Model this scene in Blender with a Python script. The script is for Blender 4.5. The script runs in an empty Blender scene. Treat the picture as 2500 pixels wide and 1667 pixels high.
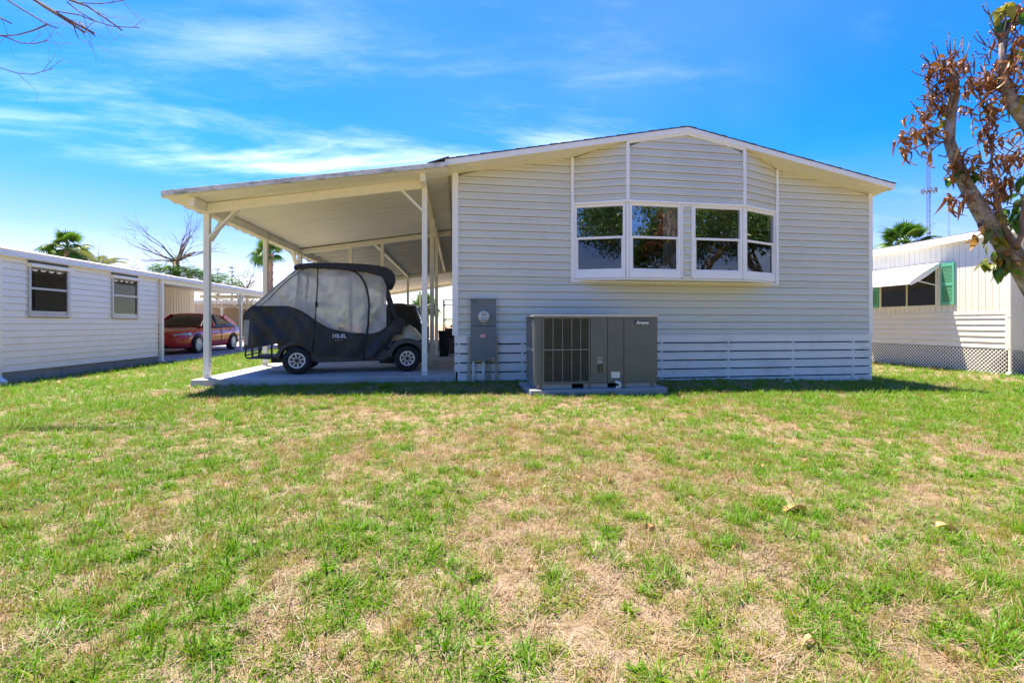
import bpy, bmesh, math, random
import numpy as np
from mathutils import Vector, Matrix, Euler
random.seed(7); RNG = np.random.default_rng(7)
SC = bpy.context.scene; COL = SC.collection
R = math.radians

# ------------------------------------------------------------------ camera
PSI = 9.3836
cam_d = bpy.data.cameras.new('camera'); cam = bpy.data.objects.new('camera', cam_d); COL.objects.link(cam)
cam.location = (0, 0, .85); cam.rotation_euler = (R(90), 0, R(-PSI))
cam_d.sensor_fit = 'HORIZONTAL'; cam_d.sensor_width = 36; cam_d.lens = 36*1180/2500
cam_d.shift_x = -(1312-1250)/2500; cam_d.shift_y = -(833.5-792)/2500
cam_d.clip_start = .05; cam_d.clip_end = 3000
SC.camera = cam

# ------------------------------------------------------------------ sky, sun, exposure
SUN = Vector((.22, -.27, -1)).normalized()
EL = math.asin(-SUN.z); AZ = math.atan2(-SUN.x, -SUN.y)
w = bpy.data.worlds.new('World'); SC.world = w; w.use_nodes = True
nt = w.node_tree; nt.nodes.clear(); N = nt.nodes.new; L = nt.links.new
sky = N('ShaderNodeTexSky'); sky.sky_type = 'NISHITA'; sky.sun_disc = False
sky.sun_elevation = EL; sky.sun_rotation = AZ; sky.air_density = .9; sky.dust_density = .15; sky.ozone_density = 4.0; sky.altitude = 0
hs = N('ShaderNodeHueSaturation'); hs.inputs['Saturation'].default_value = 1.72; hs.inputs['Value'].default_value = 1.0; hs.inputs['Hue'].default_value = .517
L(sky.outputs[0], hs.inputs['Color'])
hz = N('ShaderNodeHueSaturation'); hz.inputs['Saturation'].default_value = .85; hz.inputs['Hue'].default_value = .56; hz.inputs['Value'].default_value = .60; L(sky.outputs[0], hz.inputs['Color'])
tc = N('ShaderNodeTexCoord'); sp = N('ShaderNodeSeparateXYZ'); L(tc.outputs['Generated'], sp.inputs[0])
def mth(op, a, b=None, c=None, clamp=False):
    n = N('ShaderNodeMath'); n.operation = op; n.use_clamp = clamp
    for i, v in enumerate((a, b, c)):
        if v is None: continue
        if isinstance(v, (int, float)): n.inputs[i].default_value = v
        else: L(v, n.inputs[i])
    return n.outputs[0]
zz = mth('MAXIMUM', mth('ADD', sp.outputs[2], .10), .02)
px = mth('DIVIDE', sp.outputs[0], zz); py = mth('DIVIDE', sp.outputs[1], zz)
cb = N('ShaderNodeCombineXYZ'); L(px, cb.inputs[0]); L(py, cb.inputs[1])
def cloud(rot, scl, loc, nscale, dist, detail):
    mp = N('ShaderNodeMapping'); mp.inputs['Rotation'].default_value = (0, 0, R(rot)); mp.inputs['Scale'].default_value = scl; mp.inputs['Location'].default_value = loc
    L(cb.outputs[0], mp.inputs[0])
    n = N('ShaderNodeTexNoise'); n.inputs['Scale'].default_value = nscale; n.inputs['Detail'].default_value = detail; n.inputs['Distortion'].default_value = dist; n.inputs['Roughness'].default_value = .62
    L(mp.outputs[0], n.inputs[0]); return n.outputs[0]
c1 = cloud(-50, (.55, 1.5, 1), (7.83, -9.35, 0), 1.1, .35, 9)
c2 = cloud(-50, (.5, .8, 1), (12.07, 3.65, 0), .55, .3, 4)
def rng(v, a, b):
    n = N('ShaderNodeMapRange'); n.interpolation_type = 'SMOOTHSTEP'; n.inputs['From Min'].default_value = a; n.inputs['From Max'].default_value = b; L(v, n.inputs['Value']); return n.outputs[0]
wisps = mth('MULTIPLY', mth('MULTIPLY', rng(c1, .48, .84), rng(c2, .42, .62)), mth('SUBTRACT', 1., mth('MULTIPLY', rng(sp.outputs[2], .29, .42), .68)))
veil = mth('MULTIPLY', rng(c2, .40, .75), .03)
msk = mth('MULTIPLY', mth('ADD', mth('MULTIPLY', wisps, .55), veil, clamp=True), rng(sp.outputs[2], .0, .12))
air = N('ShaderNodeMix'); air.data_type = 'RGBA'; L(rng(sp.outputs[2], .0, .32), air.inputs['Factor']); L(hz.outputs[0], air.inputs['A']); L(hs.outputs[0], air.inputs['B'])   # paler towards the horizon
mx = N('ShaderNodeMix'); mx.data_type = 'RGBA'; L(msk, mx.inputs['Factor']); L(air.outputs['Result'], mx.inputs['A']); mx.inputs['B'].default_value = (8.6, 8.9, 9.3, 1)
bg = N('ShaderNodeBackground'); bg.inputs['Strength'].default_value = .088; L(mx.outputs['Result'], bg.inputs[0])
wo = N('ShaderNodeOutputWorld'); L(bg.outputs[0], wo.inputs[0])

sl = bpy.data.lights.new('sun', 'SUN'); sl.energy = 3.3; sl.angle = R(.53); sl.color = (1, .925, .81)
so = bpy.data.objects.new('sun', sl); COL.objects.link(so); so.rotation_euler = SUN.to_track_quat('-Z', 'Y').to_euler()
SC.view_settings.view_transform = 'Standard'; SC.view_settings.look = 'None'; SC.view_settings.exposure = 2.15; SC.view_settings.gamma = 1
SC.view_settings.use_curve_mapping = False
SC.view_settings.use_white_balance = True; SC.view_settings.white_balance_temperature = 7300; SC.view_settings.white_balance_tint = 10
SC.render.engine = 'CYCLES'
SC.cycles.max_bounces = 10; SC.cycles.diffuse_bounces = 5; SC.cycles.transparent_max_bounces = 24; SC.cycles.caustics_reflective = False; SC.cycles.caustics_refractive = False
SC.cycles.use_denoising = True

# ------------------------------------------------------------------ helpers: materials
MATS = {}
def M(name, col, rough=.5, var=.06, scale=4., metal=0., bump=0., bscale=60., dirt=None, dscale=1.5, damt=.5, spec=.5, coat=0., stretch=(1, 1, 1), dcut=(.5, .75)):
    if name in MATS: return MATS[name]
    m = bpy.data.materials.new(name); m.use_nodes = True; t = m.node_tree; b = t.nodes['Principled BSDF']
    n = t.nodes.new; l = t.links.new
    tcn = n('ShaderNodeTexCoord'); mp = n('ShaderNodeMapping'); mp.inputs['Scale'].default_value = stretch; l(tcn.outputs['Object'], mp.inputs[0])
    nz = n('ShaderNodeTexNoise'); nz.inputs['Scale'].default_value = scale; nz.inputs['Detail'].default_value = 6; l(mp.outputs[0], nz.inputs[0])
    rp = n('ShaderNodeMix'); rp.data_type = 'RGBA'; l(nz.outputs[0], rp.inputs['Factor'])
    rp.inputs['A'].default_value = tuple(max(0, c*(1-2*var)) for c in col)+(1,); rp.inputs['B'].default_value = tuple(min(1, c*(1+2*var)) for c in col)+(1,)
    out = rp.outputs['Result']
    if dirt:
        d = n('ShaderNodeTexNoise'); d.inputs['Scale'].default_value = dscale; d.inputs['Detail'].default_value = 8; d.inputs['Roughness'].default_value = .7; l(mp.outputs[0], d.inputs[0])
        r = n('ShaderNodeMapRange'); r.inputs['From Min'].default_value = dcut[0]; r.inputs['From Max'].default_value = dcut[1]; r.inputs['To Max'].default_value = damt; l(d.outputs[0], r.inputs[0])
        x = n('ShaderNodeMix'); x.data_type = 'RGBA'; l(r.outputs[0], x.inputs['Factor']); l(out, x.inputs['A']); x.inputs['B'].default_value = tuple(dirt)+(1,); out = x.outputs['Result']
    l(out, b.inputs['Base Color']); b.inputs['Roughness'].default_value = rough; b.inputs['Metallic'].default_value = metal
    b.inputs['Specular IOR Level'].default_value = spec; b.inputs['Coat Weight'].default_value = coat; b.inputs['Coat Roughness'].default_value = .05
    if bump:
        bn = n('ShaderNodeTexNoise'); bn.inputs['Scale'].default_value = bscale; bn.inputs['Detail'].default_value = 5; l(mp.outputs[0], bn.inputs[0])
        bp = n('ShaderNodeBump'); bp.inputs['Strength'].default_value = bump; bp.inputs['Distance'].default_value = .01; l(bn.outputs[0], bp.inputs['Height']); l(bp.outputs[0], b.inputs['Normal'])
    MATS[name] = m; return m
def glassmat(name, refl=.22, tint=(.5, .55, .52), rough=.0):
    if name in MATS: return MATS[name]
    m = bpy.data.materials.new(name); m.use_nodes = True; t = m.node_tree; t.nodes.clear(); n = t.nodes.new; l = t.links.new
    tr = n('ShaderNodeBsdfTransparent'); tr.inputs[0].default_value = tint+(1,)
    gl = n('ShaderNodeBsdfGlossy'); gl.inputs['Roughness'].default_value = rough; gl.inputs[0].default_value = (.95, .97, 1, 1)
    lw = n('ShaderNodeLayerWeight'); pw = n('ShaderNodeMath'); pw.operation = 'POWER'; pw.inputs[1].default_value = 5; l(lw.outputs['Facing'], pw.inputs[0])   # Schlick, same from both sides
    mr = n('ShaderNodeMapRange'); mr.inputs['To Min'].default_value = refl; l(pw.outputs[0], mr.inputs[0])
    x = n('ShaderNodeMixShader'); l(mr.outputs[0], x.inputs[0]); l(tr.outputs[0], x.inputs[1]); l(gl.outputs[0], x.inputs[2])
    o = n('ShaderNodeOutputMaterial'); l(x.outputs[0], o.inputs[0]); MATS[name] = m; return m
def leafmat(name, c1, c2, c3=None, trans=.35, rough=.5, attr=None):
    """two-sided leaf: diffuse + translucent, colour varied per object / instance"""
    if name in MATS: return MATS[name]
    m = bpy.data.materials.new(name); m.use_nodes = True; t = m.node_tree; t.nodes.clear(); n = t.nodes.new; l = t.links.new
    oi = n('ShaderNodeObjectInfo'); rp = n('ShaderNodeValToRGB'); e = rp.color_ramp.elements
    e[0].color = tuple(c1)+(1,); e[1].color = tuple(c2)+(1,)
    if c3: q = e.new(.5); q.color = tuple(c3)+(1,)
    if attr:
        at = n('ShaderNodeAttribute'); at.attribute_type = attr[0]; at.attribute_name = attr[1]; l(at.outputs['Fac'], rp.inputs[0])
    else: l(oi.outputs['Random'], rp.inputs[0])
    d = n('ShaderNodeBsdfPrincipled'); d.inputs['Roughness'].default_value = rough; d.inputs['Specular IOR Level'].default_value = .35; l(rp.outputs[0], d.inputs['Base Color'])
    tl = n('ShaderNodeBsdfTranslucent'); l(rp.outputs[0], tl.inputs[0])
    x = n('ShaderNodeMixShader'); x.inputs[0].default_value = trans; l(d.outputs[0], x.inputs[1]); l(tl.outputs[0], x.inputs[2])
    o = n('ShaderNodeOutputMaterial'); l(x.outputs[0], o.inputs[0]); MATS[name] = m; return m

# ------------------------------------------------------------------ helpers: geometry
class MB:
    def __init__(s): s.v = []; s.f = []
    def add(s, vs, fs):
        k = len(s.v); s.v += [tuple(p) for p in vs]; s.f += [tuple(i+k for i in f) for f in fs]; return s
    def box(s, x0, x1, y0, y1, z0, z1):
        return s.add([(x0,y0,z0),(x1,y0,z0),(x1,y1,z0),(x0,y1,z0),(x0,y0,z1),(x1,y0,z1),(x1,y1,z1),(x0,y1,z1)],
                     [(0,3,2,1),(4,5,6,7),(0,1,5,4),(1,2,6,5),(2,3,7,6),(3,0,4,7)])
    def bar(s, a, b, wd, ht, up=(0, 0, 1)):
        """box beam from a to b, wd across, ht along up"""
        a = Vector(a); b = Vector(b); d = (b-a).normalized(); up = Vector(up); sd = d.cross(up)
        if sd.length < 1e-5: sd = d.cross(Vector((0, 1, 0)))
        sd.normalize(); u = sd.cross(d).normalized(); vs = []
        for p in (a, b):
            for i, j in ((-1,-1),(1,-1),(1,1),(-1,1)): vs.append(p+sd*(i*wd/2)+u*(j*ht/2))
        return s.add(vs, [(0,3,2,1),(4,5,6,7),(0,1,5,4),(1,2,6,5),(2,3,7,6),(3,0,4,7)])
    def hexa(s, pts):
        return s.add(pts, [(0,3,2,1),(4,5,6,7),(0,1,5,4),(1,2,6,5),(2,3,7,6),(3,0,4,7)])
    def prism(s, poly, fn, a, b):
        """poly: 2D points, fn(u,v,t)->3D, extruded t from a to b"""
        n = len(poly); vs = [fn(u, v, a) for u, v in poly]+[fn(u, v, b) for u, v in poly]
        fs = [tuple(range(n-1, -1, -1)), tuple(range(n, 2*n))]+[(i, (i+1) % n, n+(i+1) % n, n+i) for i in range(n)]
        return s.add(vs, fs)
    def tube(s, path, rad, n=8, cap=True):
        path = [Vector(p) for p in path]
        if isinstance(rad, (int, float)): rad = [rad]*len(path)
        vs = []; prev = None
        for i, p in enumerate(path):
            d = (path[min(i+1, len(path)-1)]-path[max(i-1, 0)]).normalized()
            if prev is None:
                a = d.cross(Vector((0, 0, 1)));
                if a.length < .05: a = d.cross(Vector((0, 1, 0)))
                a.normalize()
            else:
                a = prev-d*prev.dot(d)
                a = a.normalized() if a.length > 1e-5 else d.orthogonal().normalized()
            prev = a; b = d.cross(a)
            for k in range(n):
                t = 2*math.pi*k/n; vs.append(p+(a*math.cos(t)+b*math.sin(t))*rad[i])
        fs = [(i*n+k, i*n+(k+1) % n, (i+1)*n+(k+1) % n, (i+1)*n+k) for i in range(len(path)-1) for k in range(n)]
        if cap: fs += [tuple(range(n-1, -1, -1)), tuple((len(path)-1)*n+k for k in range(n))]
        return s.add(vs, fs)
    def lathe(s, prof, c, axis='z', n=24, ring=False):
        """prof: (r, h) list round axis through c"""
        vs = []
        for r, h in prof:
            for k in range(n):
                t = 2*math.pi*k/n; u, v = r*math.cos(t), r*math.sin(t)
                q = {'z': (u, v, h), 'y': (u, h, v), 'x': (h, u, v)}[axis]; vs.append((c[0]+q[0], c[1]+q[1], c[2]+q[2]))
        fs = [(i*n+k, i*n+(k+1) % n, (i+1)*n+(k+1) % n, (i+1)*n+k) for i in range(len(prof)-1) for k in range(n)]
        j = (len(prof)-1)*n
        fs += [(j+k, j+(k+1) % n, (k+1) % n, k) for k in range(n)] if ring else [tuple(range(n-1, -1, -1)), tuple(j+k for k in range(n))]
        return s.add(vs, fs)
    def grid(s, fn, nu, nv, flip=False):
        vs = [fn(i/nu, j/nv) for j in range(nv+1) for i in range(nu+1)]; w_ = nu+1
        fs = [(j*w_+i, j*w_+i+1, (j+1)*w_+i+1, (j+1)*w_+i) for j in range(nv) for i in range(nu)]
        if flip: fs = [f[::-1] for f in fs]
        return s.add(vs, fs)
    def mesh(s, name, smooth=False):
        m = bpy.data.meshes.new(name); m.from_pydata([tuple(p) for p in s.v], [], s.f)
        bm = bmesh.new(); bm.from_mesh(m); bmesh.ops.recalc_face_normals(bm, faces=bm.faces); bm.to_mesh(m); bm.free()
        if smooth: m.polygons.foreach_set('use_smooth', [True]*len(m.polygons))
        m.update(); return m
def link(o): COL.objects.link(o); return o
PM = {}                                     # world translation of things built in world coordinates
def put(name, me, mat, parent=None, bevel=0., smooth=False, solid=0.):
    if isinstance(me, MB): me = me.mesh(name, smooth)
    if mat and not me.materials: me.materials.append(mat)
    o = link(bpy.data.objects.new(name, me))
    if parent:
        o.parent = parent
        if parent.name in PM: o.matrix_parent_inverse = PM[parent.name]
    if solid:
        k = o.modifiers.new('s', 'SOLIDIFY'); k.thickness = solid
    if bevel:
        k = o.modifiers.new('b', 'BEVEL'); k.width = bevel; k.segments = 2; k.limit_method = 'ANGLE'; k.angle_limit = R(40)
    return o
def thing(name, label, cat, loc=(0, 0, 0), rz=0, group=None, local=False):
    o = link(bpy.data.objects.new(name, None)); o.location = loc; o.rotation_euler = (0, 0, rz); o.empty_display_size = .2
    o['label'] = label; o['category'] = cat
    if group: o['group'] = group
    if not local: PM[o.name] = Matrix.LocRotScale(Vector(loc), Euler((0, 0, rz)), None).inverted()
    return o
def tag(o, label, cat, group=None):
    o['label'] = label; o['category'] = cat
    if group: o['group'] = group
    return o
def struct(o): o['kind'] = 'structure'; return o
def stuff(o): o['kind'] = 'stuff'; return o
def copy_tree(o, parent=None):
    c = o.copy(); COL.objects.link(c); c.parent = parent
    for ch in list(o.children): copy_tree(ch, c)
    return c
def text_mesh(body, size, name, shear=0., extrude=.001, bold=0., align='CENTER'):
    cu = bpy.data.curves.new(name, 'FONT'); cu.body = body; cu.size = size; cu.shear = shear; cu.extrude = extrude; cu.offset = bold; cu.align_x = align; cu.align_y = 'CENTER'; cu.resolution_u = 2
    t = bpy.data.objects.new(name, cu); me = bpy.data.meshes.new_from_object(t); bpy.data.objects.remove(t); bpy.data.curves.remove(cu); me.name = name; return me

# ------------------------------------------------------------------ ground
GX = [-200, -30, -8, -5, -3.75, 0, 2, 5, 7.1, 8, 10.9, 30, 300]; GZ = [-.25, -.25, -.24, -.14, -.01, -.01, -.03, -.07, -.14, -.2, -.17, -.2, -.2]
def vnoise(x, y, s, seed=0):
    x = np.asarray(x)*s+seed*17.3; y = np.asarray(y)*s+seed*9.1; xi = np.floor(x).astype(np.int64); yi = np.floor(y).astype(np.int64); fx = x-xi; fy = y-yi
    fx = fx*fx*(3-2*fx); fy = fy*fy*(3-2*fy)
    def h(a, b):
        n = (a*374761393+b*668265263+seed*1442695) & 0xffffffff; n = ((n ^ (n >> 13))*1274126177) & 0xffffffff; return ((n ^ (n >> 16)) & 0xffff)/65535.
    return (h(xi, yi)*(1-fx)+h(xi+1, yi)*fx)*(1-fy)+(h(xi, yi+1)*(1-fx)+h(xi+1, yi+1)*fx)*fy
def fbm(x, y, s, seed=0, o=3): return sum(vnoise(x, y, s*2**i, seed+i)*.5**i for i in range(o))/sum(.5**i for i in range(o))
def gz(x, y):
    x = np.asarray(x, float); y = np.asarray(y, float)
    z = np.interp(x, GX, GZ)-np.clip(.03*(7-y), 0, .2)
    near = np.clip((7.0-y)/1.0, 0, 1)*np.clip((y+6)/3, 0, 1)
    return z+near*(fbm(x, y, 1.1, 3)-.5)*.05+near*(fbm(x, y, 4, 5)-.5)*.02
def axis(lo, hi, f0, f1, step):
    a = list(np.arange(f0, f1+1e-6, step)); d = step; x = f0
    while x > lo: d *= 1.35; x -= d; a.insert(0, max(x, lo))
    d = step; x = a[-1]
    while x < hi: d *= 1.35; x += d; a.append(min(x, hi))
    return np.array(a)
ax = axis(-400, 400, -7, 10, .14); ay = axis(-120, 900, -1, 9, .14)
gx, gy = np.meshgrid(ax, ay); gv = np.stack([gx.ravel(), gy.ravel(), gz(gx, gy).ravel()], 1)
nx, ny = len(ax), len(ay); idx = np.arange(nx*ny).reshape(ny, nx)
gf = np.stack([idx[:-1, :-1].ravel(), idx[:-1, 1:].ravel(), idx[1:, 1:].ravel(), idx[1:, :-1].ravel()], 1)
gm = bpy.data.meshes.new('lawn'); gm.from_pydata(gv.tolist(), [], gf.tolist()); gm.polygons.foreach_set('use_smooth', [True]*len(gm.polygons))
def soilmat():
    m = bpy.data.materials.new('soil_thatch'); m.use_nodes = True; t = m.node_tree; b = t.nodes['Principled BSDF']; n = t.nodes.new; l = t.links.new
    tcn = n('ShaderNodeTexCoord')
    def nz(s, d=6, r=.6):
        q = n('ShaderNodeTexNoise'); q.inputs['Scale'].default_value = s; q.inputs['Detail'].default_value = d; q.inputs['Roughness'].default_value = r; l(tcn.outputs['Object'], q.inputs[0]); return q.outputs[0]
    def ramp(v, stops):
        q = n('ShaderNodeValToRGB'); e = q.color_ramp.elements
        while len(e) < len(stops): e.new(.5)
        for k, (p, c) in enumerate(stops): e[k].position = p; e[k].color = tuple(c)+(1,)
        l(v, q.inputs[0]); return q.outputs[0]
    a = ramp(nz(22, 9, .75), [(.3, (.17, .12, .075)), (.48, (.30, .225, .155)), (.66, (.43, .35, .27))])
    c = ramp(nz(1.6, 6), [(.35, (.20, .15, .075)), (.6, (.30, .22, .12))])
    mxx = n('ShaderNodeMix'); mxx.data_type = 'RGBA'; l(a, mxx.inputs['A']); l(c, mxx.inputs['B'])
    rg = n('ShaderNodeMapRange'); rg.inputs['From Min'].default_value = .42; rg.inputs['From Max'].default_value = .6; rg.inputs['To Max'].default_value = .7; l(nz(2.6, 5), rg.inputs[0]); l(rg.outputs[0], mxx.inputs['Factor'])
    l(mxx.outputs['Result'], b.inputs['Base Color']); b.inputs['Roughness'].default_value = .95; b.inputs['Specular IOR Level'].default_value = .15
    bp = n('ShaderNodeBump'); bp.inputs['Strength'].default_value = .9; bp.inputs['Distance'].default_value = .02; l(nz(70, 6, .7), bp.inputs['Height']); l(bp.outputs[0], b.inputs['Normal']); return m
gm.materials.append(soilmat()); lawn = struct(link(bpy.data.objects.new('lawn', gm)))

CONC = M('concrete', (.47, .455, .42), .9, .10, 3, bump=.4, bscale=90, dirt=(.22, .20, .17), dscale=1.3, damt=.75, dcut=(.42, .75))
slab = put('concrete_slab', MB().box(-3.64, -.02, 7.36, 26, -.22, .085), CONC, bevel=.012); struct(slab)
DRV = M('driveway_concrete', (.33, .33, .34), .9, .1, 2, bump=.3, bscale=60, dirt=(.2, .19, .18), damt=.4)
struct(put('driveway', MB().box(-12.0, -7.75, 15.1, 44, -.4, -.17), DRV, bevel=.01))
# ------------------------------------------------------------------ the grey house
SID = M('grey_siding', (.645, .635, .52), .5, .03, 1.2, bump=.06, bscale=25, dirt=(.44, .43, .38), dscale=.9, damt=.35)
TRIM = M('cream_trim', (.87, .85, .76), .45, .03, 3, dirt=(.55, .5, .36), dscale=6, damt=.35, dcut=(.55, .8))
WHITE = M('white_vinyl', (.89, .87, .81), .4, .03, 3, dirt=(.6, .58, .5), dscale=5, damt=.3, dcut=(.55, .8))
SOFF = M('soffit_panel', (.82, .78, .64), .6, .04, 2, dirt=(.55, .5, .34), dscale=2, damt=.3)
SHING = M('roof_shingle', (.10, .095, .09), .95, .25, 14, bump=.6, bscale=120)
SKIRT = M('skirting_vinyl', (.83, .81, .74), .5, .04, 2, dirt=(.46, .46, .40), dscale=2.2, damt=.5)
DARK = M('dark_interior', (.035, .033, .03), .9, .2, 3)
GLASS = glassmat('window_glass', .28, (.55, .58, .55))
GLASS2 = glassmat('screened_glass', .09, (.25, .26, .25))
WY = 7.35; P = .1149; Z0 = .774
house = thing('house', 'light grey lap-sided mobile home with gable roof and bay window', 'house', (3.52, 7.35, 0))
def plank(parent, p0, p1, s0b, s1b, s0t, s1t, z0, z1, mat=None, name='siding_plank', prof=None):
    if name != 'slat' and z1-z0 > .05: z0 += .0055  # gap between courses, part of the painted lap shadow line
    d = Vector((p1[0]-p0[0], p1[1]-p0[1])); Ln = d.length; d /= Ln; nrm = Vector((d.y, -d.x)); h = z1-z0
    prof = prof or [(-.02, 0), (.019, 0), (.017, .5), (.006, .72), (.004, 1), (-.02, 1)]
    vs = []
    for e in (0, 1):
        for o, q in prof:
            s = (s0b+(s0t-s0b)*q) if e == 0 else (s1b+(s1t-s1b)*q); w_ = d*s+nrm*o; vs.append((p0[0]+w_.x, p0[1]+w_.y, z0+h*q))
    n = len(prof); fs = [tuple(range(n)), tuple(range(2*n-1, n-1, -1))]+[(i, n+i, n+(i+1) % n, (i+1) % n) for i in range(n)]
    return put(name, MB().add(vs, fs), mat or SID, parent)
zs = lambda x: 3.11+.192*min(x, 7.03-x)              # soffit line on the front wall
# sheathing behind the planks, dark to paint lap shadow lines (bay opening left free)
DSID = M('lap_shadow_backing', (.26, .25, .21), .9)
fw = put('front_wall', MB().add([(x, WY+.03, z) for x, z in ((0, .6), (7.03, .6), (7.03, 3.08), (5.3, 3.42), (3.515, 3.76), (1.74, 3.42), (0, 3.08),
    (1.9, 1.6), (5.14, 1.6), (5.14, 2.68), (1.9, 2.68))], [(0, 1, 8, 7), (1, 2, 3, 9, 8), (3, 4, 5, 10, 9), (5, 6, 0, 7, 10)]), DSID, house)
A, B = (0, WY), (7.03, WY)
def levels(za, zb):
    out = []; k = math.floor((za-Z0)/P)
    while Z0+k*P < zb-.004:
        a, b = max(za, Z0+k*P), min(zb, Z0+(k+1)*P)
        if b-a > .006: out.append((a, b))
        k += 1
    return out
for i_, (a, b) in enumerate(levels(.69, 1.53)):
    j_ = (2.35, 3.9, 5.1)[(i_//2) % 3]
    plank(fw, A, B, .012, j_, .012, j_, a, b); plank(fw, (0, WY-.0016), (7.03, WY-.0016), j_-.02, 7.03, j_-.02, 7.03, a+.0005, b)
for a, b in levels(1.53, 3.47):
    lo = lambda z: max(.012, (z-3.11)/.192); 
    if lo(a) < 1.76: plank(fw, A, B, lo(a), 1.765, min(lo(b), 1.765), 1.765, a, b)
    if 7.03-lo(a) > 5.29: plank(fw, A, B, 5.275, min(7.03, 7.042-lo(a)), 5.275, max(5.275, min(7.03, 7.042-lo(b))), a, b)
# corner boards
for x0, x1 in ((-.078, .012), (7.03, 7.11)):
    put('corner_trim', MB().box(x0, x1, WY-.028, WY+.06, .685, 3.13), TRIM, house, bevel=.004)
# left and right side walls
lw = put('side_wall', MB().box(-.03, 0, WY+.06, 25, .6, 3.12), SID, house)
for a, b in levels(.69, 3.1): plank(lw, (-.03, 25), (-.03, WY+.06), 0, 17.59, 0, 17.59, a, b)
rw = put('side_wall', MB().box(7.03, 7.06, WY+.06, 25, .6, 3.12), SID, house)
for a, b in levels(.69, 3.1): plank(rw, (7.06, WY+.06), (7.06, 25), 0, 17.59, 0, 17.59, a, b)
put('back_wall', MB().box(-.03, 7.06, 25, 25.05, .6, 3.15), SID, house)
# room behind the windows
put('room_wall', MB().box(.05, 7.0, 11.2, 11.25, .7, 3.05), M('room_paint', (.30, .28, .24), .8), house)
put('room_floor', MB().box(.05, 7.0, 7.44, 11.2, .68, .72), M('room_carpet', (.16, .13, .1), .95), house)
put('room_ceiling', MB().box(.05, 7.0, 7.44, 11.2, 3.02, 3.06), M('room_paint', (.3, .28, .24), .8), house)
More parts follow.
